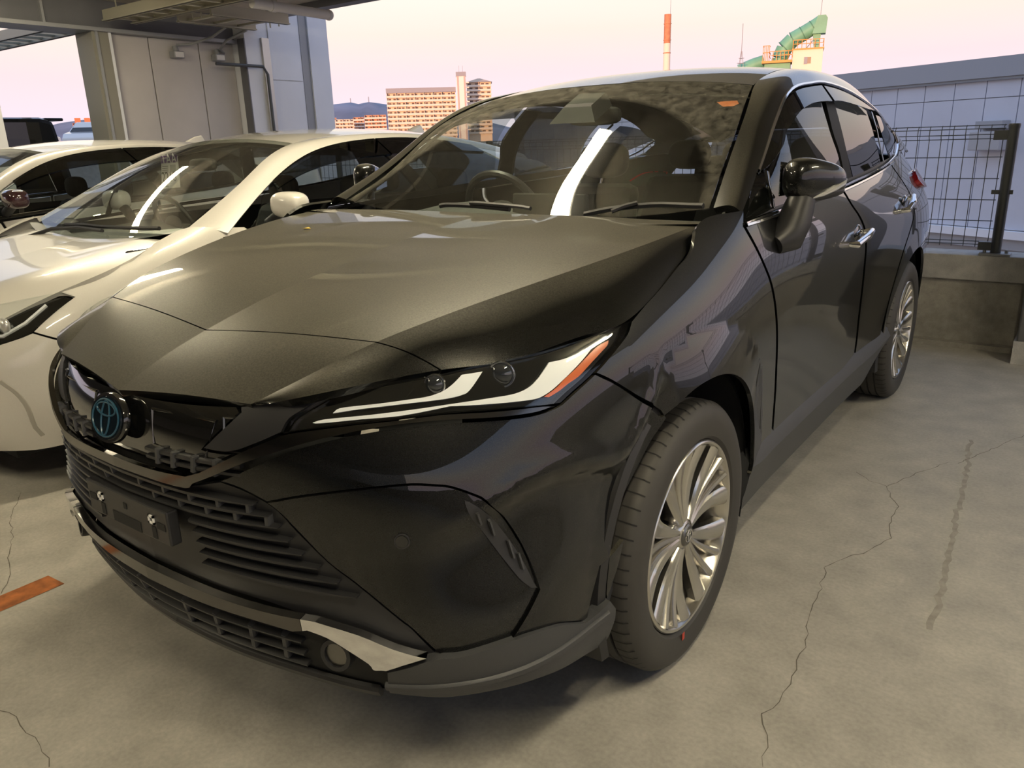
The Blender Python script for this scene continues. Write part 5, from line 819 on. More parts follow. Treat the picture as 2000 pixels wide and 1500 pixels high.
    for yc in (.93, 3.62):
        m_ = MB(); rows = [[(x, yc + R_ * math.cos(a), .37 + R_ * math.sin(a)) for x, R_ in ((.888, .432), (.88, .452), (.60, .46), (.598, .02))] for a in np.radians(np.linspace(-18, 198, 34))]
        o = m_.grid(rows).build('wheel_liner', K['satin'], car, True); mirrored(o, car)
    MB().box((-.55, .55, .235), (.55, 4.3, .27)).build('underbody', K['matte'], car)
    rows = []
    for s_ in np.linspace(0, 5.6, 30):
        a = W.pos(s_, .292, -.004)[0]; n_ = W.nor(s_, .3)[0] * np.array([1, 1, 0]); rows.append([a, a - n_ * .015 - np.array([0, 0, .012]), a - n_ * .05 - np.array([0, 0, .020]), a - n_ * .25 - np.array([0, 0, .022])])
    rows = [[tuple(v * np.array([-1, 1, 1])) for v in r] for r in rows[:0:-1]] + [[tuple(v) for v in r] for r in rows]
    MB().grid(rows).build('front_undertray', K['satin'], car, True)
    side('arch_flap', 'arch_flap', K['grey'], off=-.028, h=.02)
    for y0 in (0.62,): o = MB().prism([(.60, .262), (.66, .262), (.65, .205)], 0, .66, .80).build('air_deflector', K['matte'], car); mirrored(o, car)
    # cowl, wipers, sticker
    rows = [[(x, 1.13 + .03 * abs(x) + .18 * t, 1.128 - .035 * t + .03 * abs(x) ** 2) for t in (0, .5, 1, 1.35)] for x in np.linspace(-.80, .80, 20)]
    MB().grid(rows).build('cowl', K['satin'], car, True)
    for k, k2 in (('wiper_left', 'wiper_left2'), ('wiper_right', 'wiper_right2')):
        d = np.array(PD[k][2]); pts = WS.pos(d[:, 0], d[:, 1], .022)
        w_ = MB().tube(pts, .0085, 6).build('wiper', K['satin'], car, True); d = np.array(PD[k2][2]); MB().tube(WS.pos(d[:, 0], d[:, 1], .034), .007, 6).build('wiper_arm', K['satin'], w_, True)
    V, N, F = trim(WS, PD['sticker'][2], -.004, 0, .02); shell('sticker', V, N, F, K['orange'], car, .0005)['label'] = 'small orange inspection sticker'
    # cabin
    MB().box((-.74, 1.35, .40), (.74, 4.3, .43)).build('cabin_floor', K['black'], car)
    rows = [[(x, y, z + (.05 * math.exp(-((x + .37) / .2) ** 2) if 1.5 < y < 1.8 else 0)) for y, z in ((1.30, 1.09), (1.42, 1.095), (1.56, 1.10), (1.68, 1.098), (1.76, 1.075), (1.80, .98), (1.72, .60))] for x in np.linspace(-.74, .74, 26)]
    db = MB().grid(rows).build('dashboard', K['cabin'], car, True)
    MB().hexa([(-.16,1.62,1.08),(.16,1.62,1.08),(.16,1.66,1.08),(-.16,1.66,1.08),(-.16,1.63,1.185),(.16,1.63,1.185),(.16,1.66,1.18),(-.16,1.66,1.18)]).build('display', K['black'], db, bevel=.006)
    sw = []
    for i in range(33):
        a = 2 * PI * i / 32; sw.append((-.37 + .182 * math.cos(a), 1.86 - .182 * math.sin(a) * .42, 1.085 + .182 * math.sin(a) * .9))
    st_ = MB().tube(sw, .016, 8, False).build('steering_wheel', K['satin'], car, True); MB().ell((-.37, 1.84, 1.08), (.09, .03, .06), 14, 8).build('airbag', K['black'], st_, True); MB().box((-.54, 1.845, 1.068), (-.2, 1.86, 1.092)).build('spoke', K['black'], st_)
    for x, y, w_ in ((-.37, 2.45, .25), (.37, 2.45, .25), (-.36, 3.45, .30), (.36, 3.45, .30)):
        s_ = MB().hexa([(x-w_,y-.55,.62),(x+w_,y-.55,.62),(x+w_,y,.60),(x-w_,y,.60),(x-w_,y-.55,.74),(x+w_,y-.55,.74),(x+w_,y,.70),(x-w_,y,.70)]).build('seat', K['black'], car, bevel=.04)
        MB().hexa([(x-w_,y-.06,.66),(x+w_,y-.06,.66),(x+w_,y+.10,.66),(x-w_,y+.10,.66),(x-w_*.8,y+.17,1.16),(x+w_*.8,y+.17,1.16),(x+w_*.8,y+.29,1.16),(x-w_*.8,y+.29,1.16)]).build('seat_back', K['black'], s_, bevel=.05)
        MB().ell((x, y + .25, 1.27), (.13, .06, .085), 16, 10, .7).build('headrest', K['black'], s_, True)
    MB().ell((0.02, 1.93, 1.455), (.12, .025, .035), 16, 8, .6).build('room_mirror', K['black'], car, True)
    MB().hexa([(-.1,1.80,1.43),(.1,1.80,1.43),(.1,1.93,1.49),(-.1,1.93,1.49),(-.06,1.84,1.49),(.06,1.84,1.49),(.06,1.95,1.54),(-.06,1.95,1.54)]).build('camera_housing', K['black'], car)
    shell('headliner', *join([sgrid(RF, 0, .97, .12, 6.4, 12, 16, -.05)], True), K['cabin'], car, .003)
    o = shell('pillar_trim', *sgrid(GR, .1, 11, 1.05, 1.95, 50, 5, -.04), K['black'], car, .003); mirrored(o, car)
    # wheels
    ZC = .362
    def wheel(x, y, rot):
        sg = 1 if x > 0 else -1; R = ZC; xo = lambda d: x + sg * d
        prof = [(.262, .098), (.270, .108), (.285, .1115), (.308, .1145), (.330, .112), (.345, .104), (.355, .094), (R - .001, .084), (R, .070)]
        g = []
        for a in (.048, .012, -.024, -.060): g += [(R, a + .005), (R - .009, a + .003), (R - .009, a - .003), (R, a - .005)]
        prof += g + [(R - .001, -.084), (.345, -.104), (.308, -.114), (.262, -.098)]
        t_ = MB().lathe([(r, h * sg) for r, h in prof], 0, (x, y, ZC), 96)
        rim = MB().lathe([(r, h * sg) for r, h in ((.262, .094), (.2585, .1035), (.2545, .106), (.249, .104), (.243, .092), (.236, .05), (.225, -.02), (.232, -.10))], 0, (x, y, ZC), 72)
        w_ = fixn(rim.build('wheel', K['alloy'], car)); auto(w_); w_['label'] = 'alloy wheel with many slim spokes'
        ty = fixn(t_.build('tyre', K['rubber'], w_)); auto(ty, 30); ty['label'] = 'black rubber tyre'
        sp_ = MB()
        for i in range(64):                                   # shoulder sipes
            a = 2 * PI * i / 64; da = .010
            q = []
            for h, r in ((.054, R + .0008), (.072, R + .0008), (.088, R - .0015), (.099, .353)): q.append([(xo(h), y + r * math.cos(a + k * da * .5 + .10 * (h - .07)), ZC + r * math.sin(a + k * da * .5 + .10 * (h - .07))) for k in (-1, 1)])
            sp_.grid(q)
        s2 = sp_.build('tread_sipes', K['matte'], w_); s2['kind'] = 'stuff'
        MB().lathe([(.02, .03 * sg), (.232, .03 * sg), (.232, .02 * sg), (.02, .02 * sg)], 0, (x, y, ZC), 40).build('brake_disc', K['matte'], w_)
        def spoke(a, w0, w1, r0, r1, h0, h1, bend, mat, name='spoke'):
            rows = []
            for k in np.linspace(0, 1, 9):
                r = r0 + (r1 - r0) * k; an = a + bend * k * k; w = w0 + (w1 - w0) * k; h = h0 + (h1 - h0) * k ** .8 - .012 * math.sin(PI * k); c, s_ = math.cos(an), math.sin(an)
                row = []
                for u, v in ((-1, -.028), (-1, -.006), (-.72, 0), (0, .003), (.72, 0), (1, -.006), (1, -.028)): row.append((xo(h + v), y + r * c - u * w * s_, ZC + r * s_ + u * w * c))
                rows.append(row)
            o = MB().grid(rows); o.F += [tuple(range(7)), tuple(range(8 * 7, 63))]; o = fixn(o.build(name, mat, w_)); auto(o, 32); return o
        for i in range(5):
            a = rot + 2 * PI * i / 5
            for d, d1, w0, w1, m_ in ((-.36, -.47, .010, .030, K['alloy']), (-.15, -.17, .007, .0125, K['alloy']), (.05, .09, .007, .0125, K['alloy']), (.26, .38, .010, .030, K['alloy'])):
                spoke(a + d, w0, w1, .040, .246, .082, .100, d1 - d, m_)
        for i in range(5):
            a = rot + 2 * PI * (i + .5) / 5; MB().lathe([(.0, .072 * sg), (.009, .072 * sg), (.011, .066 * sg), (.011, .035 * sg)], 0, (x, y + .057 * math.cos(a), ZC + .057 * math.sin(a)), 10).build('lug_nut', K['chrome'], w_, True)
        MB().lathe([(0.0, .092 * sg), (.026, .092 * sg), (.031, .088 * sg), (.034, .07 * sg)], 0, (x, y, ZC), 28).build('centre_cap', K['alloyd'], w_, True)
        hub = fixn(MB().lathe([(.030, .086 * sg), (.042, .080 * sg), (.052, .062 * sg), (.056, .03 * sg)], 0, (x, y, ZC), 40).build('hub', K['alloy'], w_)); auto(hub)
        for a_, b_, cz in ((.020, .017, 0), (.013, .006, .008), (.006, .016, 0)):
            MB().tube([(xo(.0935), y + a_ * math.cos(2 * PI * i / 20), ZC + cz + b_ * math.sin(2 * PI * i / 20)) for i in range(21)], .0012, 5).build('cap_oval', K['chrome'], w_)
        return w_
    for sg in (1, -1):
        for i, y in enumerate((.93, 3.62)):
            w_ = wheel(sg * (.803 if i == 0 else .808), y, .55 if i == 0 else 1.0)
            if sg == 1 and i == 0:
                MB().box((.9162, .865, .105), (.9175, .878, .085)).build('paint_mark', M('red paint mark', (.5, .05, .03)), w_)['label'] = 'small red factory mark on the tyre wall'
    return car
build_car()

# ------------------------------------------------------------------ white hatchbacks beside it
def build_white(label):
    car = empty('car', (-2.5, 0, 0), 0, label, 'car'); P = K['white']
    def both(o): return o, mirrored(o, car)
    def st(name, s, poly, mat, parent=car, **k):
        V, N, F = trim(s, poly, **k); return shell(name, V, N, F, mat, parent, .012)
    shell('bonnet', *join([sgrid(PHT, 0, 1, 0, 3, 26, 34)], True), P, car, .02)
    bt = [[c, t] for c, t in ((0, .22), (3.6, .22), (4.3, .19))]
    bump = [[0, .20], [3.2, .20], [4.5, .22], [5.0, .30], [5.15, .42], [5.0, .60], [4.75, .63], [4.05, .648], [3.49, .697], [3.3, .685], [2.89, .664], [2.2, .650], [1.7, .66], [0, .66]]
    V, N, F = join([trim(PW, bump, h=.03)], True); shell('front_bumper', V, N, F, P, car)
    fend = [[3.50, .70], [4.05, .652], [4.75, .635], [5.05, .61], [5.35, .70], [6, .735], [6.55, .68], [6.95, .48], [7.02, .34], [7.35, .33], [7.3, .7], [7.2, .96], [7.0, 1.02], [6.0, 1.045], [5.6, 1.03], [5.08, .988], [4.76, .925], [4.46, .908], [3.62, .838], [4.05, .813]]
    both(st('front_fender', PW, fend, P, h=.03))
    both(st('front_door', PW, [[7.37, .34], [8.55, .34], [8.6, 1.035], [7.9, 1.015], [7.22, .97], [7.32, .7]], P, h=.05)); both(st('rear_door', PW, [[8.58, .34], [9.4, .34], [9.5, .6], [9.9, .8], [9.95, 1.14], [9.3, 1.09], [8.63, 1.04]], P, h=.05))
    both(st('rear_fender', PW, [[9.43, .34], [9.55, .45], [9.75, .70], [10, .74], [10.3, .70], [10.5, .45], [10.6, .3], [13, .3], [13, 1.15], [11.5, 1.19], [9.98, 1.16], [9.93, .8], [9.55, .6]], P, h=.06))
    both(st('sill', PW, [[7.05, .2], [9.4, .2], [9.4, .33], [7.05, .33]], P, h=.06))
    shell('roof', *join([sgrid(PRF, 0, .99, .01, 4, 16, 30)], True), P, car, .02)
    both(shell('roof_rail', *sgrid(PGR, 0, 6, 1.01, 1.985, 60, 10), P, car, .02))
    shell('windscreen', *join([sgrid(PWS, 0, .985, .03, 2.98, 20, 24)], True), K['glass'], car, .004)
    g = [(K['sglass'], [[.42, .10], [2.92, .06], [2.92, .95], [2.0, .95], [1.05, .93], [.75, .93]]), (K['sglass'], [[3.12, .06], [4.9, .08], [4.75, .92], [3.12, .94]])]
    for m_, q in g: both(st('window_glass', PGS, q, m_, h=.05))
    both(st('window_visor', PGS, [[1.0, 1.0], [1.05, .78], [1.6, .76], [2.2, .74], [2.98, .72], [2.98, 1.0]], K['visor'], off=.012, h=.05)); both(st('window_visor', PGS, [[3.0, 1.0], [3.0, .72], [4.7, .74], [4.7, 1.0]], K['visor'], off=.012, h=.05))
    both(st('centre_pillar', PGS, [[2.92, .02], [3.12, .02], [3.12, .98], [2.92, .98]], K['gloss'], h=.05)); both(st('window_divider', PGS, [[.98, .05], [1.06, .05], [1.12, .95], [1.05, .95]], K['gloss'], off=.002, h=.03)); both(st('quarter_trim', PGS, [[0, .0], [.3, .0], [.5, .10], [.42, .12]], K['gloss'], off=.001, h=.03))
    both(st('rear_pillar', PGS, [[4.92, .0], [6, 0], [6, 1], [4.78, 1]], P, h=.06))
    o = strip(PGS, [(s_, .02) for s_ in np.linspace(.02, 5, 30)], .022, -.003, .008).build('belt_seal', K['gloss'], car, True); mirrored(o, car)
    Vr = [(x * (.46 + .12 * t), 4.05 + .55 * t, 1.36 - .36 * t) for x in np.linspace(-1, 1, 7) for t in np.linspace(0, 1, 5)]
    mesh('rear_window', Vr, [(i * 5 + j, (i + 1) * 5 + j, (i + 1) * 5 + j + 1, i * 5 + j + 1) for i in range(6) for j in range(4)], K['tint'], car, True)
    fin = MB().add([(-.03, 3.52, 1.455), (.03, 3.52, 1.455), (.035, 3.72, 1.445), (-.035, 3.72, 1.445), (-.006, 3.63, 1.505), (.006, 3.63, 1.505), (.006, 3.70, 1.515), (-.006, 3.70, 1.515)], [(0,1,5,4),(1,2,6,5),(2,3,7,6),(3,0,4,7),(4,5,6,7)]).build('antenna_fin', P, car, bevel=.006)
    # lamp
    h_, hm = both(st('headlight', PW, PD['p_lamp'][1], K['gloss'], off=-.02, h=.03, gap=.001))
    for c in ((2.9, .735), (2.6, .72)):
        m_ = MB().ell(tuple(PW.pos(*c, -.01)[0]), (.034, .02, .032), 16, 10).build('projector', K['silver'], h_, True); mirrored(m_, hm)
    o = strip(PW, [(2.3, .70), (2.9, .698), (3.3, .74), (3.55, .80)], .014, -.018, .01).build('light_guide', K['drl'], h_, True); mirrored(o, hm)
    V, N, F = trim(PW, PD['p_lamp'][1], .002, .001, .03); o = shell('headlight_lens', V, N, F, K['lens'], h_, .01); mirrored(o, hm)
    for k, w_ in (('p_vent', .022),):
        o = strip(PW, PD[k][2] + [[3.5, .27]], w_, -.006, .008).build('bumper_slot', M('shaded slot', (.40, .38, .34), .5), car, True); mirrored(o, car)
    V, N, F = join([trim(PW, [[0, .25], [1.7, .25], [2.1, .3], [1.6, .42], [0, .42]], .004, 0, .04)], True); shell('lower_grille', V, N, F, K['matte'], car)
    # mirror
    m_ = MB().ell((1.02, 1.63, 1.115), (.105, .065, .062), 24, 14, .7)
    mr, mm = both(m_.build('door_mirror', P, car, True)); o = MB().tube([(.86, 1.62, 1.02), (.93, 1.63, 1.06), (.97, 1.63, 1.08)], .03, 10).build('mirror_arm', K['satin'], mr, True); mirrored(o, mm); mm.location = (.13, .16, -.02)
    # cowl, wipers
    rows = [[(x, 1.06 + .12 * x * x * 2 + .14 * t, .958 + .06 * x * x * 1.8 - .02 * t) for t in (0, .6, 1.2)] for x in np.linspace(-.74, .74, 16)]; MB().grid(rows).build('cowl', K['satin'], car, True)
    for k in ('p_wiper1', 'p_wiper2'):
        d = np.array(PD[k][2]); sg = 1
        MB().tube(PWS.pos(d[:, 0], d[:, 1], .02), .010, 6).build('wiper', K['satin'], car, True)
    # cabin
    MB().box((-.72, 1.2, .3), (.72, 4.2, .34)).build('cabin_floor', K['black'], car)
    rows = [[(x, y, z + (.05 * math.exp(-((x + .36) / .2) ** 2) if y > 1.5 else 0)) for y, z in ((1.12, .93), (1.4, .955), (1.7, .95), (1.78, .9), (1.72, .5))] for x in np.linspace(-.72, .72, 20)]
    MB().grid(rows).build('dashboard', K['cabin'], car, True)
    sw = [(-.36 + .18 * math.cos(2 * PI * i / 28), 1.86 - .18 * math.sin(2 * PI * i / 28) * .4, .96 + .18 * math.sin(2 * PI * i / 28) * .9) for i in range(29)]
    o = MB().tube(sw, .015, 8, False).build('steering_wheel', K['satin'], car, True); MB().ell((-.36, 1.84, .95), (.085, .03, .06), 14, 8).build('airbag', K['black'], o, True); MB().box((-.53, 1.845, .94), (-.19, 1.86, .96)).build('spoke', K['black'], o)
    for x, y, w_ in ((-.36, 2.45, .24), (.36, 2.45, .24), (-.34, 3.4, .29), (.34, 3.4, .29)):
        s_ = MB().box((x - w_, y - .5, .42), (x + w_, y, .58)).build('seat', K['black'], car, bevel=.04)
        MB().hexa([(x-w_,y-.06,.5),(x+w_,y-.06,.5),(x+w_,y+.1,.5),(x-w_,y+.1,.5),(x-w_*.8,y+.15,1.02),(x+w_*.8,y+.15,1.02),(x+w_*.8,y+.27,1.02),(x-w_*.8,y+.27,1.02)]).build('seat_back', K['black'], s_, bevel=.05)
        MB().ell((x, y + .23, 1.12), (.13, .06, .085), 16, 10, .7).build('headrest', K['black'], s_, True)
    MB().ell((0, 1.86, 1.30), (.12, .025, .035), 16, 8, .6).build('room_mirror', K['black'], car, True)
    shell('headliner', *join([sgrid(PRF, 0, .97, .1, 3.8, 10, 12, -.05)], True), K['cabin'], car, .003)
    S = np.linspace(0, 13, 100); T = np.linspace(.2, 1.0, 22); SS, TT = [a.ravel() for a in np.meshgrid(S, T, indexing='ij')]; V = PW.raw(SS, TT); V = V - PW.nor0(SS, TT) * .05; F = []
    for i in range(99):
        for j in range(21):
            f = (i * 22 + j, (i + 1) * 22 + j, (i + 1) * 22 + j + 1, i * 22 + j + 1); c = V[list(f)].mean(0)
            if abs(c[0]) > .5 and min(math.hypot(c[1] - 1.08, c[2] - .32), math.hypot(c[1] - 3.78, c[2] - .32)) < .42: continue
            if c[1] < .95 and c[2] > .72: continue
            F.append(f)
    VV, NN, FF = join([(V, V * 0, F)], True); mesh('hull', VV, FF, K['matte'], car)
    MB().box((-.6, .4, .15), (.6, 4.4, .19)).build('underbody', K['matte'], car)
    for sg in (1, -1):
        for y in (1.08, 3.78):
            x = sg * .765
            rim = fixn(MB().lathe([(r, h * sg) for r, h in ((.05, .085), (.09, .08), (.10, .07), (.215, .085), (.222, .095), (.218, .04), (.215, -.1))], 0, (x, y, .315), 40).build('wheel', K['alloy'], car)); auto(rim)
            ty = fixn(MB().lathe([(r, h * sg) for r, h in ((.22, .09), (.24, .105), (.28, .105), (.305, .09), (.315, .07), (.315, -.07), (.305, -.09), (.22, -.1))], 0, (x, y, .315), 48).build('tyre', K['rubber'], rim)); auto(ty)
    return car
def copy_tree(o, parent=None):
    c = o.copy(); COL.objects.link(c)
    if parent: c.parent = parent
    for ch in list(o.children): copy_tree(ch, c)
    return c
wc = build_white('white hatchback beside the black car, a paper price tag hanging behind its windscreen')
w2 = copy_tree(wc); w2.location = (-5.02, -.18, 0); w2['label'] = 'white car with dark door mirrors on the far side of the tagged white hatchback'
DM = M('dark plum mirror cap', (.05, .02, .025), .08, 0, 1)
for c in w2.children:
    if c.name.startswith('door_mirror'):
        c.data = c.data.copy(); c.data.materials[0] = DM; c['label'] = 'dark plum door mirror cap'
# things inside the nearer white car
tp = [Vector(p) + Vector((0, .05, 0)) for p in PD['p_tag'][2]]
tg_ = mesh('price_tag', [tuple(p) for p in tp], [(0, 3, 2, 1)], K['label']); tag(tg_, 'white auction tag reading 2218 hanging inside the tagged hatchback windscreen', 'tag')
so = tg_.modifiers.new('s', 'SOLIDIFY'); so.thickness = .001
a, b, c, e_ = tp
ux = (b - a); uy = (e_ - a); nn = ux.cross(uy).normalized() * -1
if nn.y > 0: nn = -nn
def quad(u0, v0, u1, v1, name, m_, lift=.002): return mesh(name, [tuple(a + ux * u + uy * v + nn * lift) for u, v in ((u0, v0), (u0, v1), (u1, v1), (u1, v0))], [(0, 1, 2, 3)], m_, tg_)
quad(.0, .0, 1, .22, 'tag_band', K['purple']); quad(.06, .83, .94, .835, 'tag_line', K['ink']); quad(.06, .78, .94, .785, 'tag_line', K['ink']); quad(.55, .28, .9, .5, 'tag_block', M('grey print', (.45, .45, .43), .6))
for v in (.30, .36, .42, .48, .88, .93): quad(.08, v, .45, v + .018, 'tag_line', K['ink'])
def text(s, u, v, size, m_, lift=.0035):
    cu = bpy.data.curves.new('print', 'FONT'); cu.body = s; cu.size = size; cu.align_x = 'CENTER'; cu.align_y = 'CENTER'; o = bpy.data.objects.new('tag_print', cu); COL.objects.link(o); o.data.materials.append(m_)
    X = ux.normalized(); Y = -(uy - X * uy.dot(X)).normalized(); Z = X.cross(Y); p = a + ux * u + uy * v + nn * lift
    mw = Matrix(((X.x, Y.x, Z.x, p.x), (X.y, Y.y, Z.y, p.y), (X.z, Y.z, Z.z, p.z), (0, 0, 0, 1)))
    me = bpy.data.meshes.new_from_object(o.evaluated_get(bpy.context.evaluated_depsgraph_get())); bpy.data.objects.remove(o)
    q = link('tag_print', me, tg_); q.matrix_world = mw
bpy.context.view_layer.update()
text('TAA', .5, .11, ux.length * .48, K['label']); text('2218', .5, .65, ux.length * .44, K['ink'])
pp_ = mesh('papers', [(-2.35, 1.28, .985), (-1.98, 1.30, .99), (-1.95, 1.52, .985), (-2.33, 1.55, .98)], [(0, 1, 2, 3)], K['label']); tag(pp_, 'sheets of paper lying on the dashboard of the tagged hatchback', 'papers')
so = pp_.modifiers.new('s', 'SOLIDIFY'); so.thickness = .004
lq = HT.pos([.62], [5.35], .003)[0]; lf = MB().add([(lq[0]*-1-.012, lq[1]-.008, lq[2]), (-lq[0], lq[1]-.011, lq[2]+.002), (-lq[0]+.014, lq[1]+.004, lq[2]), (-lq[0]-.002, lq[1]+.010, lq[2]+.003)], [(0, 1, 2, 3)]).build('fallen_leaf', K['yellow']); tag(lf, 'tiny yellow fallen leaf lying on the black bonnet', 'leaf'); lf.modifiers.new('s', 'SOLIDIFY').thickness = .001
# ------------------------------------------------------------------ dark van beyond the opening
vn = empty('van', (-8.3, 1.75, 0), 0, 'black boxy van seen beyond the white cars at the left edge', 'car'); VB = K['paint']
prof = [(-1.7, .3), (-1.72, .75), (-1.55, .95), (-1.05, 1.68), (-.8, 1.76), (1.55, 1.775), (1.68, 1.74), (1.80, 1.0), (1.82, .3)]
MB().prism(prof, 0, -.74, .74).build('body', VB, vn, bevel=.05)
for sx in (.741, -.741):
    for q in ([(-1.15, 1.0), (-.78, 1.55), (.05, 1.57), (.05, 1.02)], [(.15, 1.02), (.15, 1.57), (.95, 1.57), (.95, 1.03)], [(1.03, 1.04), (1.03, 1.57), (1.45, 1.55), (1.55, 1.05)]): MB().prism(q, 0, sx - .003, sx + .003).build('window_glass', K['tint'], vn)
MB().hexa([(-.62,1.755,1.05),(.62,1.755,1.05),(.6,1.80,1.05),(-.6,1.80,1.05),(-.58,1.70,1.58),(.58,1.70,1.58),(.58,1.73,1.58),(-.58,1.73,1.58)]).build('rear_window', K['tint'], vn)
MB().box((-.7, 1.60, 1.74), (.7, 1.80, 1.77)).build('spoiler', VB, vn, bevel=.01)
for sx in (-.66, .66):
    for y in (-1.15, 1.2): w_ = fixn(MB().lathe([(.0, .06), (.2, .07), (.27, .07), (.28, .05), (.28, -.08)], 0, (sx, y, .28), 28).build('wheel', K['rubber'], vn)); auto(w_)
tag(mesh('sun_shade', [(-7.545, 2.0, 1.02), (-7.545, 2.62, 1.02), (-7.545, 2.50, 1.48), (-7.545, 2.0, 1.32)], [(0, 1, 2, 3)], M('grey sheet', (.4, .38, .40), .7)), 'pale grey sheet covering the side window of the black van', 'sheet')
MB().tube([(.35, -.6, 1.77), (.5, -.9, 2.05)], .008, 6).build('antenna', K['satin'], vn, True)
# ------------------------------------------------------------------ open deck and parked cars far off to the left
struct(MB().box((-70, 2, -1), (-24, 40, FDZ)).build('floor_far_deck', FLOOR), 'open upper deck far off to the left')
def small_car(x, y, z, rz, m_, lab, group):
    c = empty('car', (x, y, z), rz, lab, 'car', group)
    pr = [(-2.2, .3), (-2.25, .7), (-1.9, .92), (-1.0, 1.02), (1.3, 1.05), (2.1, .98), (2.2, .6), (2.15, .3)]
    MB().prism(pr, 0, -.86, .86).build('body', m_, c, bevel=.06)
    cb = MB().hexa([(-.80,-1.1,1.0),(.80,-1.1,1.0),(.80,1.7,1.02),(-.80,1.7,1.02),(-.58,-.35,1.48),(.58,-.35,1.48),(.58,.95,1.48),(-.58,.95,1.48)]).build('roof', m_, c, bevel=.07)
    MB().hexa([(-.72,-1.08,1.02),(.72,-1.08,1.02),(.72,-.6,1.02),(-.72,-.6,1.02),(-.55,-.40,1.44),(.55,-.40,1.44),(.55,-.3,1.44),(-.55,-.3,1.44)]).build('windscreen', K['tint'], c)
    for sx in (-1, 1): MB().hexa([(sx*.70,-.75,1.04),(sx*.80,-.75,1.04),(sx*.80,1.3,1.06),(sx*.70,1.3,1.06),(sx*.56,-.22,1.42),(sx*.615,-.22,1.42),(sx*.615,.8,1.42),(sx*.56,.8,1.42)]).build('window_glass', K['tint'], c)
    for sx in (-.78, .78):
        for y_ in (-1.35, 1.35): MB().lathe([(0, .08), (.2, .08), (.31, .06), (.31, -.08), (0, -.08)], 0, (sx, y_, .31), 20).build('wheel', K['rubber'], c, True)
    return c
for i, (x, y, rz) in enumerate(FARCARS): small_car(x, y, FDZ, rz, K['white'], ['white saloon on the far deck, its side windows towards us', 'white car half hidden behind another on the far deck', 'pale car parked at the back of the far deck'][i], 'white cars on the far deck')
# ------------------------------------------------------------------ the city beyond
CW = M('apartment cream', (.78, .60, .45), .8); CO = M('apartment brick', (.62, .30, .17), .8); CB = M('balcony front', (.84, .70, .58), .8); CD = M('dark glazing', (.14, .09, .08), .4); CG = M('grey roof', (.34, .33, .36), .7)
def block(name, px, py, wdt, dep, z0, z1, floors, bays, mats, lab, yaw, group=None, roof=None):
    """apartment block: slab wall, a balcony front and glazing band per storey, window per bay"""
    b = empty(name, (px, py, 0), yaw, lab, 'building', group)
    MB().box((-wdt / 2, 0, z0), (wdt / 2, dep, z1)).build('wall', mats[0], b)
    h = (z1 - max(z0, z1 - floors * 3.0)) / floors; wm = None; bm_ = None; gm = None
    for f in range(floors):
        z = z1 - (f + 1) * h
        if bm_ is None: bm_ = MB().box((-wdt / 2 - .4, -1.5, 0), (wdt / 2 + .4, -1.2, h * .40)).box((-wdt / 2 - .4, -1.5, -.18), (wdt / 2 + .4, 0, 0)).build('balcony', mats[1], b); o = bm_
        else: o = bm_.copy(); COL.objects.link(o); o.parent = b
        o.location = (0, 0, z)
        for k in range(bays):
            x = -wdt / 2 + wdt * (k + .5) / bays
            if wm is None: wm = MB().box((-wdt / bays * .26, -.06, h * .12), (wdt / bays * .26, .02, h * .78)).build('window', mats[2], b); o = wm
            else: o = wm.copy(); COL.objects.link(o); o.parent = b
            o.location = (x + (.12 * wdt / bays if (k + f) % 3 else -.1 * wdt / bays), 0, z)
    for k in range(bays + 1):
        x = -wdt / 2 + wdt * k / bays
        if k % 2 == 0: MB().box((x - .15, -1.4, z1 - floors * h), (x + .15, 0, z1)).build('fin', mats[0], b)
    if roof == 'band': MB().box((-wdt / 2 - .4, -1.6, z1), (wdt / 2 + .4, dep, z1 + 3.2)).build('roof', CG, b)
    if roof == 'hip': MB().add([(-wdt/2-1,-2,z1),(wdt/2+1,-2,z1),(wdt/2+1,dep,z1),(-wdt/2-1,dep,z1),(-1,dep/2,z1+3.4),(1,dep/2,z1+3.4)], [(0,1,5,4),(1,2,5),(2,3,4,5),(3,0,4),(3,2,1,0)]).build('roof', M('tan roof', (.6, .42, .30), .8), b)
    return b

CT = M('stair tower cream', (.85, .78, .70), .8); CO2 = M('orange brick', (.70, .24, .10), .8)
def tower(x, y, w, zt, yaw):
    t = empty('stair_tower', (x, y, 0), yaw, 'tall pale stair tower between the two blocks of flats', 'tower')
    MB().box((-w / 2, 0, -14), (w / 2, 10, zt)).build('wall', CT, t); MB().box((-w / 2 - .3, -.4, zt - 2.2), (w / 2 + .3, 10, zt + .6)).build('cap', CG, t)
    for sx in (-1, 1): MB().box((sx * w * .36 - .5, -.3, -14), (sx * w * .36 + .5, 0, zt - 2.2)).build('edge_strip', M('tower pink', (.6, .42, .38), .8), t)
    for i in range(11): MB().box((w / 2, .5, zt - 7 - i * 3.2), (w / 2 + 2.2, 4, zt - 6.2 - i * 3.2)).build('landing', CB, t); MB().box((w / 2 - .02, .8, zt - 6 - i * 3.2), (w / 2 + .05, 3, zt - 4.2 - i * 3.2)).build('opening', CD, t)
    for sx in (-.2, .2): MB().tube([(sx * w, 4, zt), (sx * w, 4, zt + 5)], .10, 5).build('mast', CG, t)
def lift(x0, y0, z, x1, y1):
    b = [o for o in COL.objects if o.get('label', '').startswith('orange brick apartments seen')][0]; Mi = Matrix.Rotation(-1.107, 4, 'Z')
    for x, y in ((x0, y0), (x1, y1)):
        l = Mi @ (Vector((x, y, 0)) - Vector((b.location.x, b.location.y, 0))); MB().box((l.x - 2.6, l.y + 1, z - 12), (l.x + 2.6, l.y + 9, z)).build('lift_house', CO2, b)
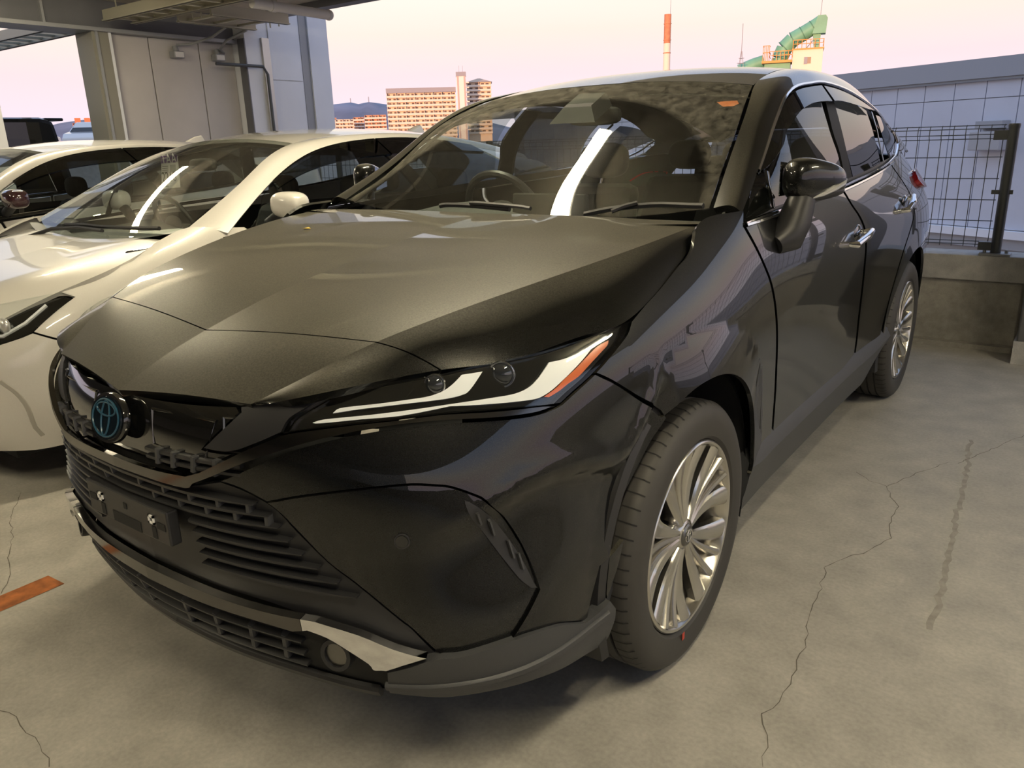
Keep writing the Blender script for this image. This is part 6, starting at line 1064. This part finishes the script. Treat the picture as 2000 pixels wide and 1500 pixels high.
block('apartment_block', -401.3, 443.1, 49.0, 16, -14, 38.0, 11, 15, (CW, CB, CD), 'long slab of flats with a grey roof band left of the pale stair tower', 0.737, None, 'band')
block('apartment_block', -379.0, 482.2, 17.4, 22, -14, 45.1, 12, 4, (CW, CB, CD), 'narrow block of flats with a hipped roof right of the pale stair tower', 0.667, None, 'hip')
tower(-377.0, 459.4, 6.6, 50.4, 0.688)
block('apartment_block', -511.5, 504.1, 17.9, 14, -14, 28.1, 8, 6, (CO, CB, CD), 'low orange apartment block just left of the long slab of flats', 0.793, None, None)
block('apartment_block', -559.2, 512.0, 15.9, 14, -14, 26.5, 6, 5, (CW, CB, CD), 'low cream apartments under the hills, nearest the pale end block', 0.830, None, None)
block('apartment_block', -579.6, 548.8, 9.6, 14, -14, 29.4, 7, 3, (CO, CB, CD), 'small brick apartments between the low cream and low orange blocks', 0.813, None, None)
block('apartment_block', -582.3, 516.3, 10.6, 14, -14, 28.6, 6, 3, (CO, CB, CD), 'brick apartments half hidden by the pale end block', 0.846, None, None)
block('apartment_block', -803.3, 401.6, 23.9, 16, -14, 32.4, 7, 8, (CO2, CO, CD), 'orange brick apartments seen through the left opening', 1.107, None, None)
lift(-805.8, 394.6, 36.9, -802.0, 402.1)
HILL = [[-2815.0, 1032.0, 20.0], [-2767.0, 1155.0, 74.0], [-2713.0, 1276.0, 106.0], [-2694.0, 1317.0, 112.0], [-2674.0, 1357.0, 117.0], [-2650.0, 1403.0, 110.0], [-2586.0, 1517.0, 110.0], [-2481.0, 1683.0, 123.0], [-2362.0, 1847.0, 124.0], [-2295.0, 1929.0, 136.0], [-2254.0, 1977.0, 149.0], [-2224.0, 2011.0, 153.0], [-2194.0, 2044.0, 157.0], [-2175.0, 2063.0, 151.0], [-2150.0, 2090.0, 157.0], [-2125.0, 2115.0, 152.0], [-2087.0, 2153.0, 143.0], [-2021.0, 2215.0, 127.0], [-1938.0, 2288.0, 105.0], [-1823.0, 2381.0, 75.0], [-1687.0, 2479.0, 30.0], [-1529.0, 2579.0, -7.0]]
CHB = (-127.49, 269.97, 23.88)
CHT = (-127.34, 270.05, 42.35)
CHW = (-126.07, 270.65, 30.49)
WB0 = (-31.38, 104.11, 11.46)
WB1 = (-28.02, 105.11, 11.24)
WBd = (-29.93, 104.56, 10.37)
WBd2 = (-29.25, 104.76, 10.33)
DT = (-28.76, 104.90, 14.91)
DB = (-32.84, 103.64, 10.26)
DL = (-33.51, 103.42, 9.88)
PL0 = (-34.81, 102.97, 10.25)
PL1 = (-31.34, 104.12, 10.17)
PT0 = (-34.78, 102.98, 11.74)
PT1 = (-33.91, 103.28, 11.68)
G0 = (-37.58, 101.96, 9.93)
G1 = (-35.29, 102.80, 10.58)
LM0 = (-37.17, 102.11, 9.91)
LMT = (-37.13, 102.13, 14.78)
LMm = (-37.20, 102.10, 11.59)
MAST0 = (-28.99, 104.84, 14.98)
MAST1 = (-28.95, 104.85, 16.67)
# far car (178, 262) [-39.46645933  19.85094739   2.41497703]
# far car (146, 262) [-43.38750167  20.94348347   2.52281148]
# far car (205, 258) [-49.82180853  25.9563471    2.79571858]
# hills: a ridge with rounded flanks
HM = M('hazy wooded hills', (.20, .215, .285), .95, noise=(.004, .25))  # distance haze put into the hill colour
rows = []
for i, p in enumerate(HILL):
    p = Vector(p); d = Vector((p.x, p.y, 0)).normalized(); n_ = 5 * math.sin(i * 1.7) + 4 * math.sin(i * 3.1)
    rows.append([tuple(p - d * 900 + Vector((0, 0, -p.z - 25))), tuple(p - d * 450 + Vector((0, 0, -p.z * .45 + n_))), tuple(p - d * 160 + Vector((0, 0, -p.z * .12 - n_))), tuple(p), tuple(p + d * 500 + Vector((0, 0, -p.z - 25)))])
hl_ = MB().grid(rows).build('hills', HM, None, True); struct(hl_, 'long low wooded hills on the horizon')
for p, h_ in ((HILL[12], 14), (HILL[14], 18)):
    o = MB().tube([(0, 0, -4), (0, 0, h_)], 1.6, 5).build('transmission_mast', M('mast grey', (.35, .35, .4), .7)); o.location = p; tag(o, 'thin mast on the hill crest, %s of the pair' % ('shorter' if h_ == 14 else 'taller'), 'mast')
struct(MB().box((-4000, -200, -14.5), (3000, 5000, -14)).build('ground', M('town ground', (.30, .26, .24), .9)), 'flat town ground far below the deck')
# red and white chimney
cx, cy = (CHB[0] + CHT[0]) / 2, (CHB[1] + CHT[1]) / 2; cr_ = 1.2; zt = CHT[2]
ch = empty('chimney', (cx, cy, 0), 0, 'tall round red and white banded chimney behind the car roof', 'chimney')
MR = M('chimney red', (.62, .24, .12), .7, noise=(.8, .15)); MW = M('chimney white', (.85, .72, .58), .7)
zz_ = [zt, zt - 9.3, zt - 24, zt - 32, -14]
for i, (a_, b_) in enumerate(zip(zz_, zz_[1:])):
    MB().lathe([(0, a_), (cr_ + .0 * i, a_), (cr_ + .02 * i, b_), (0, b_)], 2, n=28).build('band', (MR, MW)[i % 2], ch, True)
for z in (zt - 3, zt - 8.2, zt - 12.4): MB().lathe([(cr_, z + .15), (cr_ + .15, z + .1), (cr_ + .15, z - .1), (cr_, z - .15)], 2, n=28).build('hoop', MR, ch)
MB().tube([(cr_ + .1, -.2, zt - 25), (cr_ + .1, -.2, zt)], .06, 5).build('ladder', CG, ch); MB().tube([(cr_ * .8, 0, zt), (cr_ * .8, 0, zt + 9)], .07, 5).build('lightning_rod', CG, ch)
# plant with a green duct, white cabin, orange railings
GRN = M('green duct', (.17, .42, .28), .55, noise=(.5, .12)); ORG = M('orange railing', (.85, .34, .08), .6); WHC = M('cabin cream', (.80, .72, .58), .6)
yw = math.atan2(WB1[1] - WB0[1], WB1[0] - WB0[0])
pl = empty('plant_tower', (WB0[0], WB0[1], 0), yw, 'cream cabin tower with orange railings carrying a big green duct', 'plant')
Wd = math.hypot(WB1[0] - WB0[0], WB1[1] - WB0[1]); zt = WB0[2]
MB().box((0, 0, -14), (Wd, 4, zt - .1)).build('cabin', WHC, pl); MB().box((Wd * .40, -.05, zt - 1.75), (Wd * .62, .02, zt - 1.0)).build('window', CD, pl); MB().box((Wd * .39, -.08, zt - 1.8), (Wd * .505, -.04, zt - .98)).build('window_sash', CG, pl)
def rail(x0, x1, z, h_=.95, y0=-.1, y1=3.9, n_=7):
    r = MB()
    for k in range(n_ + 1):
        x = x0 + (x1 - x0) * k / n_; r.tube([(x, y0, z), (x, y0, z + h_)], .04, 5)
    for hh in (h_, h_ * .55): r.tube([(x0, y0, z + hh), (x1, y0, z + hh)], .04, 5); r.tube([(x1, y0, z + hh), (x1, y1, z + hh)], .04, 5); r.tube([(x0, y0, z + hh), (x0, y1, z + hh)], .04, 5)
    return r.build('railing', ORG, pl)
MB().box((-.1, -.15, zt - .12), (Wd + .1, 4, zt + .04)).build('roof_deck', ORG, pl); rail(0, Wd, zt, 1.0)
z1 = PL0[2]; MB().box((-3.6, -.5, z1 - .28), (-.02, 3.6, z1)).build('platform', ORG, pl); rail(-2.75, -.05, z1, 1.05, -.45, 3.5, 6)
tw = rail(-3.5, -2.75, z1, 1.75, -.45, 1.0, 4); MB().box((-3.3, .2, -14), (-.2, 3.2, z1 - .3)).build('tower_leg', GRN, pl)
# curved duct in welded segments
dz = DT[2] - 1.0
ctr = [(-1.55, 1.6, z1 - .8), (-1.50, 1.6, z1 + .4), (-1.05, 1.6, z1 + 1.55), (-.15, 1.6, z1 + 2.45), (1.0, 1.6, z1 + 3.05), (2.15, 1.6, z1 + 3.7), (3.0, 1.6, z1 + 4.25)]
for i, (a_, b_) in enumerate(zip(ctr, ctr[1:])):
    MB().tube([a_, b_], [1.02 - .03 * i, 1.0 - .03 * i], 20).build('duct_segment', GRN, pl, True); v = Vector(b_) - Vector(a_); v.normalize()
    if i: MB().tube([Vector(a_) - v * .05, Vector(a_) + v * .05], 1.08 - .03 * i, 20).build('duct_flange', M('green seam', (.07, .22, .15), .6), pl, True)
MB().tube([(2.75, 1.6, z1 + 4.75), (3.15, 1.6, z1 + 4.75)], .9, 8); MB().prism([(2.1, z1 + 2.9), (3.65, z1 + 2.9), (3.75, z1 + 4.6), (3.5, z1 + 4.95), (2.6, z1 + 4.95)], 1, .7, 2.5).build('duct_head', GRN, pl)
MB().prism([(2.45, z1 + .9), (3.05, z1 + .9), (3.1, z1 + 2.9), (2.2, z1 + 2.9)], 1, 1.1, 2.1).build('duct_support', GRN, pl); MB().tube([(1.4, 1.6, z1 + 1.2), (2.4, 1.6, z1 + 2.4)], .05, 5).build('brace', CG, pl)
MB().tube([(2.9, 1.6, z1 + 4.9), (3.0, 1.6, z1 + 7.4)], .035, 5).build('lightning_rod', CG, pl)
gd = MB().tube([(-6.4, 2, z1 - .9), (-4.6, 2, z1 - .2), (-3.4, 2, z1 + .15)], [.9, .85, .8], 16).build('low_duct', GRN, pl, True)
lm = empty('lattice_mast', LM0, 0, 'slim lattice lightning mast left of the green duct', 'mast')
hh = LMm[2] - LM0[2]
for k in range(3):
    a_ = 2 * PI * k / 3; MB().tube([(.75 * math.cos(a_), .75 * math.sin(a_), -3), (.05 * math.cos(a_), .05 * math.sin(a_), hh)], .035, 5).build('leg', CG, lm); b_ = a_ + 2 * PI / 3
    for t_ in (.15, .5): MB().tube([(.75 * (1 - t_) * math.cos(a_), .75 * (1 - t_) * math.sin(a_), hh * t_), (.75 * (1 - t_) * math.cos(b_), .75 * (1 - t_) * math.sin(b_), hh * t_)], .03, 5).build('brace', CG, lm)
MB().tube([(0, 0, hh * .6), (0, 0, LMT[2] - LM0[2])], .04, 5).build('rod', CG, lm)
